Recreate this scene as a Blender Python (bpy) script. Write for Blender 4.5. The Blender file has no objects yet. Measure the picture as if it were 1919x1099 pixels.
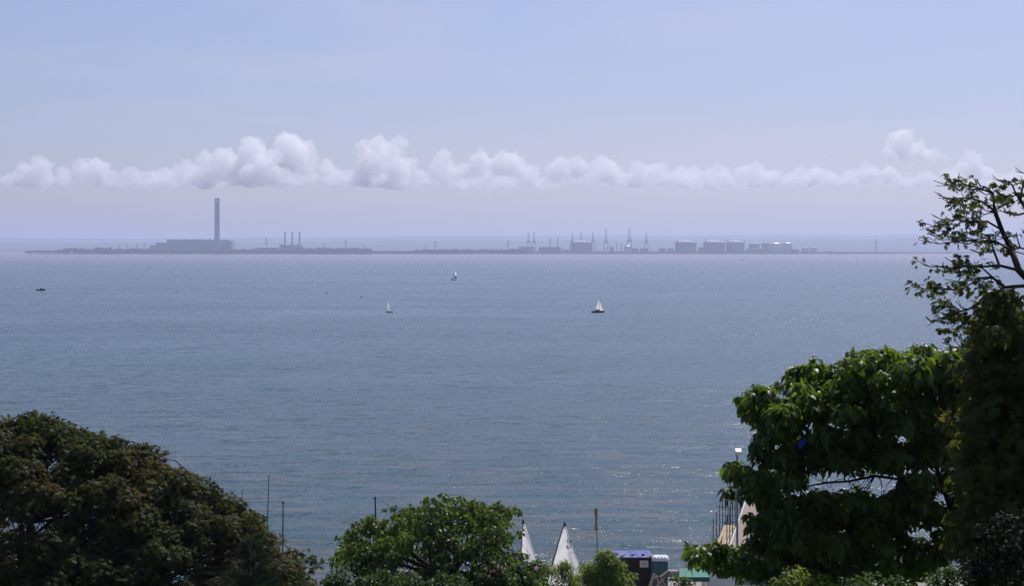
import bpy, bmesh, math, random
import numpy as np
from mathutils import Vector, Matrix, noise as mnoise

random.seed(11)
RNG = np.random.default_rng(11)
R = math.radians
scene = bpy.context.scene
COL = scene.collection

# ------------------------------------------------------------------ frame of the photograph
F, HZ, CX, CAMH = 3080.0, 466.0, 959.5, 28.0


def at(px, py, Y):
    """point at distance Y seen at photo pixel (px, py)"""
    return Vector(((px - CX) * Y / F, Y, CAMH - (py - HZ) * Y / F))


def xa(px, Y):
    return (px - CX) * Y / F


# ------------------------------------------------------------------ materials
def new_mat(name):
    m = bpy.data.materials.new(name)
    m.use_nodes = True
    nt = m.node_tree
    nt.nodes.clear()
    out = nt.nodes.new('ShaderNodeOutputMaterial')
    return m, nt, out


def N(nt, kind, **kw):
    n = nt.nodes.new(kind)
    for k, v in kw.items():
        if k in n.bl_rna.properties:
            setattr(n, k, v)
        else:
            n.inputs[k].default_value = v
    return n


def ramp(nt, fac, stops):
    n = nt.nodes.new('ShaderNodeValToRGB')
    e = n.color_ramp.elements
    while len(e) < len(stops):
        e.new(0.5)
    for i, (p, c) in enumerate(stops):
        e[i].position = p
        e[i].color = (*c, 1) if len(c) == 3 else c
    nt.links.new(fac, n.inputs[0])
    return n


def surf(name, c, rough=0.7, c2=None, scale=2.0, spec=0.3, bump=0.0, metal=0.0, stretch=(1, 1, 1), trans=0.0):
    """noise-mottled surface of two near colours"""
    m, nt, out = new_mat(name)
    L = nt.links.new
    b = N(nt, 'ShaderNodeBsdfPrincipled', Roughness=rough, Metallic=metal)
    b.inputs['Specular IOR Level'].default_value = spec
    c2 = c2 or tuple(x * 0.72 for x in c)
    tc = N(nt, 'ShaderNodeTexCoord')
    mp = N(nt, 'ShaderNodeMapping')
    mp.inputs['Scale'].default_value = stretch
    L(tc.outputs['Object'], mp.inputs[0])
    nz = N(nt, 'ShaderNodeTexNoise', Scale=scale, Detail=6.0, Roughness=0.65)
    L(mp.outputs[0], nz.inputs['Vector'])
    r = ramp(nt, nz.outputs[0], [(0.3, c2), (0.7, c)])
    L(r.outputs[0], b.inputs['Base Color'])
    if bump:
        bp = N(nt, 'ShaderNodeBump', Strength=bump, Distance=0.02)
        L(nz.outputs[0], bp.inputs['Height'])
        L(bp.outputs[0], b.inputs['Normal'])
    if trans:
        t = N(nt, 'ShaderNodeBsdfTranslucent')
        L(r.outputs[0], t.inputs[0])
        mx = N(nt, 'ShaderNodeMixShader', Fac=trans)
        L(b.outputs[0], mx.inputs[1])
        L(t.outputs[0], mx.inputs[2])
        L(mx.outputs[0], out.inputs[0])
    else:
        L(b.outputs[0], out.inputs[0])
    return m


def leaf_mat(name, cols, tcols, trans=0.35, rough=0.35, spec=0.5):
    """leaf colours differ leaf by leaf and in broad patches through the crown"""
    m, nt, out = new_mat(name)
    L = nt.links.new
    g = N(nt, 'ShaderNodeNewGeometry')
    tc = N(nt, 'ShaderNodeTexCoord')
    nz = N(nt, 'ShaderNodeTexNoise', Scale=0.55, Detail=3.0)
    L(tc.outputs['Object'], nz.inputs['Vector'])
    mr = N(nt, 'ShaderNodeMapRange')
    mr.inputs[1].default_value = 0.32
    mr.inputs[2].default_value = 0.68
    L(nz.outputs[0], mr.inputs[0])
    mix = N(nt, 'ShaderNodeMath', operation='MULTIPLY_ADD')
    mix.inputs[1].default_value = 0.5
    h = N(nt, 'ShaderNodeMath', operation='MULTIPLY')
    h.inputs[1].default_value = 0.5
    L(g.outputs['Random Per Island'], h.inputs[0])
    L(mr.outputs[0], mix.inputs[0])
    L(h.outputs[0], mix.inputs[2])
    n = len(cols)
    st = [(0.12 + 0.76 * i / max(1, n - 1), c) for i, c in enumerate(cols)]
    r1 = ramp(nt, mix.outputs[0], st)
    st = [(0.12 + 0.76 * i / max(1, n - 1), c) for i, c in enumerate(tcols)]
    r2 = ramp(nt, mix.outputs[0], st)
    b = N(nt, 'ShaderNodeBsdfPrincipled', Roughness=rough)
    b.inputs['Specular IOR Level'].default_value = spec
    L(r1.outputs[0], b.inputs['Base Color'])
    t = N(nt, 'ShaderNodeBsdfTranslucent')
    L(r2.outputs[0], t.inputs[0])
    mx = N(nt, 'ShaderNodeMixShader', Fac=trans)
    L(b.outputs[0], mx.inputs[1])
    L(t.outputs[0], mx.inputs[2])
    L(mx.outputs[0], out.inputs[0])
    return m


M = {}
M['bark'] = surf('bark', (0.075, 0.06, 0.048), 0.9, (0.03, 0.025, 0.02), 6, 0.2, 0.6, stretch=(1, 1, .25))
M['twig'] = surf('twig', (0.04, 0.034, 0.028), 0.9, (0.018, 0.015, 0.013), 8, 0.1)
M['chestnut'] = leaf_mat('chestnut_leaf', [(.03, .046, .016), (.042, .062, .02), (.062, .066, .024), (.088, .07, .032)],
                         [(.11, .14, .016), (.13, .15, .02), (.16, .125, .028), (.18, .1, .03)], 0.32, 0.6, 0.12)
M['chestnut_edge'] = leaf_mat('edge_chestnut_leaf', [(.032, .05, .016), (.046, .068, .02), (.058, .066, .022), (.072, .062, .026)],
                              [(.14, .2, .022), (.17, .22, .026), (.19, .2, .03), (.2, .16, .034)], 0.32, 0.6, 0.12)
M['catalpa'] = leaf_mat('catalpa_leaf', [(.03, .05, .009), (.05, .078, .013), (.075, .105, .02)],
                        [(.13, .23, .014), (.19, .3, .02), (.25, .35, .026)], 0.36, 0.42, 0.3)
M['shrub'] = leaf_mat('shrub_leaf', [(.08, .12, .022), (.13, .18, .034), (.18, .22, .045)],
                      [(.26, .38, .04), (.36, .46, .05), (.42, .48, .06)], 0.45, 0.5, 0.25)
M['bush'] = leaf_mat('bush_leaf', [(.02, .045, .01), (.035, .065, .014), (.05, .09, .018)],
                     [(.07, .15, .02), (.1, .18, .02), (.12, .2, .03)], 0.36, 0.5, 0.2)
M['pine'] = leaf_mat('pine_needle', [(.012, .03, .014), (.018, .04, .018), (.025, .05, .022)],
                     [(.03, .06, .02), (.04, .07, .025), (.05, .08, .03)], 0.15, 0.6, 0.2)
M['ivy'] = leaf_mat('ivy_leaf', [(.008, .016, .01), (.012, .022, .012), (.016, .03, .014)],
                    [(.02, .04, .01), (.03, .05, .012), (.03, .06, .015)], 0.15, 0.65, 0.08)
M['petal_purple'] = surf('petal_purple', (.3, .16, .6), .6, trans=.3)
M['petal_pink'] = surf('petal_pink', (.75, .5, .62), .6, trans=.3)
M['petal_red'] = surf('petal_red', (.62, .2, .2), .6, trans=.3)
M['grass'] = surf('hillside_grass', (.05, .075, .022), .95, (.03, .035, .014), .8, .1)
M['paving'] = surf('paving', (.32, .3, .27), .9, (.24, .22, .2), 1.5, .2)
M['concrete'] = surf('concrete', (.38, .36, .33), .9, (.28, .27, .25), .8, .2)
M['sail'] = surf('sailcloth', (.9, .88, .86), .6, (.84, .82, .81), 1.2, .2, trans=.6)
M['sail_blue'] = surf('spinnaker_blue', (.04, .2, .6), .6, trans=.4)
M['sail_grey'] = surf('sail_grey', (.5, .5, .54), .6, trans=.35)
M['hull_white'] = surf('hull_white', (.75, .74, .72), .35, spec=.5)
M['hull_dark'] = surf('hull_dark', (.02, .022, .04), .35, spec=.5)
M['hull_tan'] = surf('hull_tan', (.5, .42, .34), .4, spec=.5)
M['mast'] = surf('mast_metal', (.12, .12, .13), .45, metal=.3)
M['mast_black'] = surf('mast_black', (.03, .03, .035), .5)
M['number'] = surf('number_red', (.2, .012, .04), .8, (.16, .01, .03))
M['seam'] = surf('seam_grey', (.3, .28, .32), .7)
M['rag'] = surf('brown_rag', (.46, .3, .15), .9, (.2, .12, .06), 5)
M['pole'] = surf('pole_wood', (.1, .07, .05), .85, (.05, .04, .035), 4)
M['stake'] = surf('wet_stake', (.035, .035, .04), .8, (.02, .02, .022), 4)
M['shedwood'] = surf('shed_wood', (.042, .031, .026), .9, (.02, .016, .014), 3, .2, .3, stretch=(6, 6, .4))
M['tarp'] = surf('blue_tarpaulin', (.028, .068, .3), .6, (.022, .052, .24), 3, .45, .5)
M['timber'] = surf('pale_timber', (.5, .38, .26), .85, (.36, .27, .19), 4, .2, stretch=(1, 1, 6))
M['timber_dark'] = surf('grey_timber', (.22, .17, .13), .9, (.14, .11, .09), 4, .2)
M['brick'] = surf('brown_block', (.22, .1, .06), .9, (.14, .07, .045), 8)
M['ply'] = surf('plywood', (.3, .235, .195), .85, (.24, .185, .155), 1.5, .2, stretch=(1, 3, 1))
M['ply_edge'] = surf('plywood_edge', (.5, .33, .2), .85, (.4, .27, .17), 2)
M['white'] = surf('white_paint', (.74, .73, .71), .6, (.66, .65, .64), 3)
M['board'] = surf('sign_board', (.62, .6, .58), .6, (.54, .52, .5), 3)
M['black'] = surf('black_paint', (.02, .02, .022), .6)
M['teal'] = surf('teal_plastic', (.02, .12, .14), .5, (.015, .09, .11), 2, .4)
M['canopy'] = surf('green_canvas', (.09, .25, .2), .75, (.065, .19, .155), 6, .2, .4)
M['valance'] = surf('green_canvas_dark', (.03, .12, .1), .8, (.02, .09, .08), 6)
M['wrap'] = surf('white_wrap', (.74, .75, .78), .35, (.64, .65, .68), 4, .5)
M['yellow'] = surf('yellow_plastic', (.75, .42, .05), .45, spec=.5)
M['grey_stone'] = surf('grey_stone', (.4, .39, .37), .9)
M['galv'] = surf('galvanised_steel', (.22, .23, .26), .45, (.16, .17, .2), 2, .5, metal=.4)
M['tube'] = surf('scaffold_steel', (.1, .1, .12), .45, (.06, .06, .075), 2, .5, metal=.5)
M['lamp_white'] = surf('lamp_white', (.8, .79, .77), .4, spec=.5)
M['pinkpost'] = surf('pink_post', (.5, .3, .27), .8)
M['bag'] = surf('blue_bag', (.012, .05, .42), .5, (.008, .03, .3), 12, .5, trans=.25)
M['far_wall'] = surf('power_station_cladding', (.3, .3, .3), .9, (.24, .24, .25), .02)
M['far_dark'] = surf('dark_steel', (.13, .13, .14), .8, (.1, .1, .11), .05)
M['far_light'] = surf('pale_sheeting', (.72, .7, .7), .6, (.62, .6, .6), .05)
M['tank_wall'] = surf('tank_concrete', (.3, .3, .3), .85, (.26, .26, .26), .03)
M['tank_dome'] = surf('tank_dome', (.46, .42, .42), .7, (.4, .37, .37), .05)
M['tank_metal'] = surf('tank_metal', (.6, .58, .58), .32, (.52, .5, .5), .05, .6, metal=.5)
M['crane'] = surf('crane_steel', (.16, .18, .24), .6, (.12, .13, .18), .05)
M['pylon'] = surf('pylon_steel', (.2, .2, .22), .6, (.15, .15, .17), .05)
M['far_tree'] = surf('far_foliage', (.045, .06, .03), 1, (.02, .03, .016), .05, .1)
M['far_land'] = surf('far_marsh', (.085, .075, .055), 1, (.05, .05, .035), .004, .1)
M['mud'] = surf('mudbank', (.17, .14, .12), .8, (.12, .1, .09), .01, .3)
M['hill'] = surf('hill_fields', (.11, .12, .07), 1, (.05, .065, .035), .0012, .1, stretch=(1, .5, 1))
M['buoy'] = surf('buoy_dark', (.06, .03, .03), .5)
M['skin'] = surf('skin', (.45, .28, .2), .6)
M['jacket'] = surf('dark_jacket', (.03, .03, .045), .8)
M['jacket_red'] = surf('maroon_jacket', (.09, .02, .04), .8)
M['foam'] = surf('foam', (.8, .8, .82), .9)


def chimney_mat():
    """concrete stack: pale cap ring, dark top, haze down the shaft painted in as paler concrete"""
    m, nt, out = new_mat('chimney_concrete')
    L = nt.links.new
    tc = N(nt, 'ShaderNodeTexCoord')
    sx = N(nt, 'ShaderNodeSeparateXYZ')
    L(tc.outputs['Generated'], sx.inputs[0])
    nz = N(nt, 'ShaderNodeTexNoise', Scale=6.0, Detail=4.0)
    mp = N(nt, 'ShaderNodeMapping')
    mp.inputs['Scale'].default_value = (3, 3, .4)
    L(tc.outputs['Generated'], mp.inputs[0])
    L(mp.outputs[0], nz.inputs['Vector'])
    ad = N(nt, 'ShaderNodeMath', operation='MULTIPLY_ADD')
    ad.inputs[1].default_value = .16
    L(nz.outputs[0], ad.inputs[0])
    L(sx.outputs[2], ad.inputs[2])
    r = ramp(nt, ad.outputs[0], [(.1, (.3, .3, .3)), (.45, (.2, .2, .22)), (.75, (.07, .07, .09)), (1, (.05, .05, .06))])  # dark top is the stack's own; paler tones below are painted-in haze
    b = N(nt, 'ShaderNodeBsdfPrincipled', Roughness=.9)
    L(r.outputs[0], b.inputs['Base Color'])
    L(b.outputs[0], out.inputs[0])
    return m


M['chimney'] = chimney_mat()


def water_mat():
    m, nt, out = new_mat('sea_water')
    L = nt.links.new
    tc = N(nt, 'ShaderNodeTexCoord')

    def slope(scale, sx, sy, rot, detail, rough):
        mp = N(nt, 'ShaderNodeMapping')
        mp.inputs['Scale'].default_value = (sx, sy, 1)
        mp.inputs['Rotation'].default_value = (0, 0, R(rot))
        L(tc.outputs['Object'], mp.inputs[0])
        nz = N(nt, 'ShaderNodeTexNoise', Scale=scale, Detail=detail, Roughness=rough)
        L(mp.outputs[0], nz.inputs['Vector'])
        s = N(nt, 'ShaderNodeVectorMath', operation='SUBTRACT')
        L(nz.outputs['Color'], s.inputs[0])
        s.inputs[1].default_value = (.5, .5, .5)
        return s.outputs[0]

    def mul(v, k):
        s = N(nt, 'ShaderNodeVectorMath', operation='MULTIPLY')
        L(v, s.inputs[0])
        if isinstance(k, tuple):
            s.inputs[1].default_value = k
        else:
            L(k, s.inputs[1])
        return s.outputs[0]

    def add(a, b):
        s = N(nt, 'ShaderNodeVectorMath', operation='ADD')
        L(a, s.inputs[0])
        L(b, s.inputs[1])
        return s.outputs[0]

    ripples = mul(slope(4.3, .95, 1.35, 8, 3, .62), WAVE[0])
    chop = mul(slope(.55, .55, 1.5, -6, 2, .5), WAVE[1])
    swell = mul(slope(.13, .45, 1.6, 5, 2, .5), WAVE[2])
    # gust patches: the breeze roughens some stretches more than others
    gm = N(nt, 'ShaderNodeMapping')
    gm.inputs['Scale'].default_value = (.35, 1, 1)
    L(tc.outputs['Object'], gm.inputs[0])
    gz = N(nt, 'ShaderNodeTexNoise', Scale=.012, Detail=5.0, Roughness=.6)
    L(gm.outputs[0], gz.inputs['Vector'])
    gr = N(nt, 'ShaderNodeMapRange')
    gr.inputs[1].default_value = .3
    gr.inputs[2].default_value = .7
    gr.inputs[3].default_value = .74
    gr.inputs[4].default_value = 1.26
    L(gz.outputs[0], gr.inputs[0])
    tot = mul(add(add(ripples, chop), swell), gr.outputs[0])
    # wind chop drives in towards the near shore: every crest shows its short face to that side
    sp = N(nt, 'ShaderNodeSeparateXYZ')
    L(tot, sp.inputs[0])
    ab = N(nt, 'ShaderNodeMath', operation='ABSOLUTE')
    L(sp.outputs[1], ab.inputs[0])
    ng = N(nt, 'ShaderNodeMath', operation='MULTIPLY')
    ng.inputs[1].default_value = -.75
    L(ab.outputs[0], ng.inputs[0])
    cb = N(nt, 'ShaderNodeCombineXYZ')
    L(sp.outputs[0], cb.inputs[0])
    mg = N(nt, 'ShaderNodeMath', operation='MULTIPLY_ADD')
    mg.inputs[1].default_value = WAVE_SKEW
    L(sp.outputs[1], mg.inputs[0])
    L(ng.outputs[0], mg.inputs[2])
    L(mg.outputs[0], cb.inputs[1])
    fl = cb.outputs[0]
    up = N(nt, 'ShaderNodeVectorMath', operation='ADD')
    L(fl, up.inputs[0])
    up.inputs[1].default_value = (0, WAVE_LEAN, 1)
    nr = N(nt, 'ShaderNodeVectorMath', operation='NORMALIZE')
    L(up.outputs[0], nr.inputs[0])
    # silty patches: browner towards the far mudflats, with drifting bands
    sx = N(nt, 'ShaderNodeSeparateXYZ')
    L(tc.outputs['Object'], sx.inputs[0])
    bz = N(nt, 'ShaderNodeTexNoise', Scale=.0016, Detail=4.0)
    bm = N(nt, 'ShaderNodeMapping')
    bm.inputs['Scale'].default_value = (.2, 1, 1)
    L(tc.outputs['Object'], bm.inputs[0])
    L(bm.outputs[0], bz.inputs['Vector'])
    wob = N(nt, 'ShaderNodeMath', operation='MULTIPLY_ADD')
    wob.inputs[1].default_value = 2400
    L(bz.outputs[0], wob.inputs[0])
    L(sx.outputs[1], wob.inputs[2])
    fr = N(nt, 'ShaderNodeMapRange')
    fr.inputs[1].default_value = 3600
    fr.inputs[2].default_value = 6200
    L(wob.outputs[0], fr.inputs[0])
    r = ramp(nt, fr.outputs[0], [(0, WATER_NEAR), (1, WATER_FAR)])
    b = N(nt, 'ShaderNodeBsdfPrincipled', Roughness=WATER_ROUGH, IOR=1.333)
    # silt stirred up in drawn-out streaks over the shallows near the beach
    nm = N(nt, 'ShaderNodeMapping')
    nm.inputs['Scale'].default_value = (.3, 1, 1)
    nm.inputs['Rotation'].default_value = (0, 0, R(4))
    L(tc.outputs['Object'], nm.inputs[0])
    sn = N(nt, 'ShaderNodeTexNoise', Scale=.3, Detail=4.0, Roughness=.6)
    L(nm.outputs[0], sn.inputs['Vector'])
    s1 = N(nt, 'ShaderNodeMapRange')
    s1.inputs[1].default_value = .42
    s1.inputs[2].default_value = .72
    L(sn.outputs[0], s1.inputs[0])
    s2 = N(nt, 'ShaderNodeMapRange')
    s2.inputs[1].default_value = 420
    s2.inputs[2].default_value = 130
    L(sx.outputs[1], s2.inputs[0])
    sm = N(nt, 'ShaderNodeMath', operation='MULTIPLY')
    L(s1.outputs[0], sm.inputs[0])
    L(s2.outputs[0], sm.inputs[1])
    cmx = N(nt, 'ShaderNodeMix', data_type='RGBA')
    L(sm.outputs[0], cmx.inputs[0])
    L(r.outputs[0], cmx.inputs[6])
    cmx.inputs[7].default_value = (*WATER_SILT, 1)
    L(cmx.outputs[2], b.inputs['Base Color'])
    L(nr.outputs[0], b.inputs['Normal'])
    L(b.outputs[0], out.inputs[0])
    return m


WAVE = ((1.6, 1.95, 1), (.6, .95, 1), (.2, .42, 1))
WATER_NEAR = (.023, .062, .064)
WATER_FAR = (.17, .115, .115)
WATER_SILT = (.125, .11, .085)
WATER_ROUGH = .1
WAVE_LEAN = -.015
WAVE_SKEW = .32  # chop runs in towards the near shore, so its short faces stand steeper on that side
M['water'] = water_mat()


# ------------------------------------------------------------------ mesh helpers
def tag(o, label=None, cat=None, group=None, kind=None):
    if label:
        o['label'] = label
    if cat:
        o['category'] = cat
    if group:
        o['group'] = group
    if kind:
        o['kind'] = kind
    return o


def thing(name, label, cat, loc=(0, 0, 0), group=None, rz=0.0):
    o = bpy.data.objects.new(name, None)
    COL.objects.link(o)
    o.location = loc
    o.rotation_euler = (0, 0, rz)
    o.empty_display_size = .3
    return tag(o, label, cat, group)


class MB:
    def __init__(self):
        self.v, self.f, self.marks = [], [], []

    def poly(self, pts, faces):
        self.marks.append((len(self.v), len(self.f)))
        b = len(self.v)
        self.v += [tuple(p) for p in pts]
        self.f += [tuple(b + i for i in f) for f in faces]
        return self

    def box(self, c, s, rot=None):
        c = Vector(c)
        hx, hy, hz = s[0] / 2, s[1] / 2, s[2] / 2
        pts = [Vector((x, y, z)) for x in (-hx, hx) for y in (-hy, hy) for z in (-hz, hz)]
        if rot is not None:
            pts = [rot @ p for p in pts]
        return self.poly([c + p for p in pts], [(0, 1, 3, 2), (4, 6, 7, 5), (0, 4, 5, 1), (2, 3, 7, 6), (0, 2, 6, 4), (1, 5, 7, 3)])

    def tube(self, pts, radii, n=6, caps=True):
        self.marks.append((len(self.v), len(self.f)))
        pts = [Vector(p) for p in pts]
        if not hasattr(radii, '__len__'):
            radii = [radii] * len(pts)
        b = len(self.v)
        ref = Vector((0.31, 0.17, .93)).normalized()
        for i, p in enumerate(pts):
            d = (pts[min(i + 1, len(pts) - 1)] - pts[max(i - 1, 0)])
            d = d.normalized() if d.length > 1e-9 else Vector((0, 0, 1))
            r_ = ref if abs(d.dot(ref)) < .97 else Vector((1, 0, 0))
            u = d.cross(r_).normalized()
            w = d.cross(u)
            for k in range(n):
                a = 2 * math.pi * k / n
                self.v.append(tuple(p + (u * math.cos(a) + w * math.sin(a)) * radii[i]))
        for i in range(len(pts) - 1):
            for k in range(n):
                a, c = b + i * n + k, b + i * n + (k + 1) % n
                self.f.append((a, c, c + n, a + n))
        if caps:
            self.f.append(tuple(b + k for k in range(n))[::-1])
            self.f.append(tuple(b + (len(pts) - 1) * n + k for k in range(n)))
        return self

    def lathe(self, c, prof, n=24):
        """profile (r, z) round the vertical through c"""
        b = len(self.v)
        for r, z in prof:
            for k in range(n):
                a = 2 * math.pi * k / n
                self.v.append((c[0] + r * math.cos(a), c[1] + r * math.sin(a), c[2] + z))
        for i in range(len(prof) - 1):
            for k in range(n):
                a, d = b + i * n + k, b + i * n + (k + 1) % n
                self.f.append((a, d, d + n, a + n))
        self.f.append(tuple(b + k for k in range(n))[::-1])
        self.f.append(tuple(b + (len(prof) - 1) * n + k for k in range(n)))
        return self

    def grid(self, fn, nu, nv):
        b = len(self.v)
        for j in range(nv + 1):
            for i in range(nu + 1):
                self.v.append(tuple(fn(i / nu, j / nv)))
        for j in range(nv):
            for i in range(nu):
                a = b + j * (nu + 1) + i
                self.f.append((a, a + 1, a + nu + 2, a + nu + 1))
        return self

    def each(self, name, mat, parent, **kw):
        """every primitive collected so far as an object of its own"""
        ends = self.marks[1:] + [(len(self.v), len(self.f))]
        out = []
        for (v0, f0), (v1, f1) in zip(self.marks, ends):
            m = MB()
            m.v = self.v[v0:v1]
            m.f = [tuple(i - v0 for i in f) for f in self.f[f0:f1]]
            out.append(m.build(name, mat, parent, **kw))
        return out

    def build(self, name, mat, parent=None, smooth=False, bevel=0.0):
        me = bpy.data.meshes.new(name)
        me.from_pydata(self.v, [], self.f)
        me.materials.append(mat)
        if bevel:
            bm = bmesh.new()
            bm.from_mesh(me)
            bmesh.ops.bevel(bm, geom=bm.edges[:], offset=bevel, segments=1, affect='EDGES', clamp_overlap=True)
            bm.to_mesh(me)
            bm.free()
        me.update()
        if smooth:
            me.polygons.foreach_set('use_smooth', [True] * len(me.polygons))
        o = bpy.data.objects.new(name, me)
        COL.objects.link(o)
        if parent is not None:
            o.parent = parent
            if parent.parent is None:
                me.transform(Matrix.Translation(-Vector(parent.location)))
            else:
                me.transform(Matrix.Translation(-Vector(parent.parent.location)))
        return o


# note: geometry is written in world coordinates; build() shifts it to the parent's origin


def np_mesh(name, V, faces_n, Fc, mat, parent):
    """mesh from numpy: V (n,3), Fc flat loop indices, faces_n verts per face"""
    me = bpy.data.meshes.new(name)
    V = np.asarray(V, dtype=np.float32).reshape(-1, 3)
    if parent is not None:
        V = V - np.array(parent.location, dtype=np.float32)
    me.vertices.add(len(V))
    me.vertices.foreach_set('co', V.ravel())
    me.loops.add(len(Fc))
    me.loops.foreach_set('vertex_index', np.asarray(Fc, dtype=np.int32))
    st = np.concatenate([[0], np.cumsum(faces_n)[:-1]]).astype(np.int32)
    me.polygons.add(len(faces_n))
    me.polygons.foreach_set('loop_start', st)
    me.update(calc_edges=True)
    me.materials.append(mat)
    o = bpy.data.objects.new(name, me)
    COL.objects.link(o)
    o.parent = parent
    return o


# ------------------------------------------------------------------ leaves
HEART = (np.array([(0, 0, 0), (.36, 0, -.02), (.72, 0, -.10), (1, 0, -.24),
                   (-.07, .18, .05), (.22, .32, .10), (.58, .21, -.02),
                   (-.07, -.18, .05), (.22, -.32, .10), (.58, -.21, -.02)]),
         [(0, 1, 5, 4), (1, 2, 6, 5), (2, 3, 6), (0, 7, 8, 1), (1, 8, 9, 2), (2, 9, 3)])
LEAFLET = (np.array([(0, 0, 0), (.62, .17, .05), (.62, -.17, .05), (1, 0, -.12), (.62, 0, 0)]),
           [(0, 4, 1), (0, 2, 4), (4, 3, 1), (4, 2, 3)])
BLADE = (np.array([(0, 0, 0), (.45, .11, .04), (.45, -.11, .04), (1, 0, -.2), (.45, 0, 0)]),
         [(0, 4, 1), (0, 2, 4), (4, 3, 1), (4, 2, 3)])
OVAL = (np.array([(0, 0, 0), (.4, .27, .07), (.4, -.27, .07), (1, 0, -.12), (.45, 0, 0)]),
        [(0, 4, 1), (0, 2, 4), (4, 3, 1), (4, 2, 3)])
NEEDLE = (np.array([(0, .012, 0), (0, -.012, 0), (1, 0, .0)]), [(0, 1, 2)])
PETAL = (np.array([(0, 0, 0), (.6, .4, .1), (.6, -.4, .1), (1, 0, .0)]), [(0, 2, 3, 1)])


def unit(a):
    return a / np.maximum(np.linalg.norm(a, axis=-1, keepdims=True), 1e-9)


def leaf_obj(name, tmpl, pos, axis, nrm, size, mat, parent):
    tv, tf = tmpl
    axis = unit(axis)
    nrm = nrm - axis * (axis * nrm).sum(1, keepdims=True)
    nrm = unit(nrm)
    side = np.cross(nrm, axis)
    n, k = len(pos), len(tv)
    V = (pos[:, None, :] + size[:, None, None] * (tv[None, :, 0:1] * axis[:, None, :] + tv[None, :, 1:2] * side[:, None, :]
                                                 + tv[None, :, 2:3] * nrm[:, None, :]))
    loops = np.array([i for f in tf for i in f])
    cnt = np.array([len(f) for f in tf])
    Fc = (loops[None, :] + (np.arange(n) * k)[:, None]).ravel()
    return np_mesh(name, V.reshape(-1, 3), np.tile(cnt, n), Fc, mat, parent)


def clump_leaves(clumps, per, droop, rng, flat=.8, outward=None, spread=1.0):
    """clumps: array of (x, y, z, r). Leaves over the upper and outer part of each clump."""
    P, A, Nn = [], [], []
    for x, y, z, r in clumps:
        n = max(3, int(per * (r ** 2)))
        d = unit(rng.normal(size=(n, 3)) + np.array([0, 0, .38]))
        rad = r * spread * rng.uniform(.45, 1.05, size=(n, 1)) ** .8
        p = np.array([x, y, z]) + d * rad * np.array([1, 1, flat])
        h = unit(d * np.array([1, 1, .3]) + rng.normal(size=(n, 3)) * .45)
        a = h + np.array([0, 0, -1.0]) * droop * rng.uniform(.6, 1.5, size=(n, 1))
        nn = d * .55 + np.array([0, 0, .8]) + rng.normal(size=(n, 3)) * .5
        P.append(p), A.append(a), Nn.append(nn)
    return np.concatenate(P), np.concatenate(A), np.concatenate(Nn)


def palmate(pos, axis, nrm, size, rng, k=6):
    """each leaf a fan of k leaflets"""
    axis = unit(axis)
    nrm = unit(nrm - axis * (axis * nrm).sum(1, keepdims=True))
    side = np.cross(nrm, axis)
    out_p, out_a, out_n, out_s = [], [], [], []
    for i in range(k):
        t = (i - (k - 1) / 2) * R(150) / (k - 1)
        a = axis * math.cos(t) + side * math.sin(t) - nrm * .25
        out_p.append(pos)
        out_a.append(a + rng.normal(size=a.shape) * .08)
        out_n.append(nrm)
        out_s.append(size * (1 - .38 * abs(t) / R(75)))
    return map(np.concatenate, (out_p, out_a, out_n, out_s))


def ground_z(y):
    return float(np.interp(y, [-60, -4, 4, 10, 20, 30, 50, 70, 85, 300], [29, 26.6, 26.1, 23.6, 19, 15.3, 9, 5.6, 4.2, 4.2]))


def curve_pts(a, b, sag, rng, n=5):
    a, b = Vector(a), Vector(b)
    j = Vector(rng.normal(size=3)) * (b - a).length * .09
    return [a.lerp(b, t) + (j + Vector((0, 0, sag * (b - a).length))) * (4 * t * (1 - t)) for t in [i / n for i in range(n + 1)]]


def wood(root, base, fork, clumps, limbs, rng, r0, mats=('bark', 'twig'), given=()):
    """trunk with limbs (one part) and branches out to the clumps (another)"""
    base, fork = Vector(base), Vector(fork)
    tr = MB()
    pts = [base + Vector((0, 0, -.3))] + curve_pts(base, fork, 0, rng, 4)[1:]
    tr.tube(pts, [r0 * 1.35] + [r0 * (1 - .1 * i) for i in range(len(pts) - 1)], 10)
    idx = rng.permutation(len(clumps))[:limbs]
    limb_pts = []
    for i in idx:
        e = Vector(clumps[i][:3])
        e = fork.lerp(e, .82)
        lp = curve_pts(fork, e, .12, rng, 6)
        tr.tube(lp, [r0 * .62 * (1 - .13 * k) for k in range(7)], 7)
        limb_pts += [(p, r0 * .62 * (1 - .13 * k)) for k, p in enumerate(lp)][2:]
    for pp, rr0 in given:
        k = len(pp)
        rad = [rr0 * (1 - .75 * i / (k - 1)) for i in range(k)]
        tr.tube(pp, rad, 7)
        for i in range(1, k):
            for q in (.0, .33, .67):
                limb_pts.append((pp[i].lerp(pp[i - 1], q), rad[i]))
    tr.build('trunk', M[mats[0]], root, True)
    br = MB()
    LP = np.array([p[0] for p in limb_pts])
    for c in clumps:
        d = np.linalg.norm(LP - c[:3], axis=1)
        k = int(d.argmin())
        a = Vector(LP[k])
        cp = curve_pts(a, c[:3], .08, rng, 4)
        rr = min(limb_pts[k][1] * .4, .028)
        br.tube(cp, [rr, rr * .8, rr * .6, rr * .45, rr * .3], 5, False)
        for _ in range(3):
            t = Vector(c[:3]) + Vector(rng.normal(size=3)) * c[3] * .55
            br.tube([cp[3], cp[3].lerp(t, .5) + Vector(rng.normal(size=3)) * c[3] * .1, t], [rr * .45, rr * .3, rr * .16], 4, False)
    br.build('branches', M[mats[1]], root)


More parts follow.
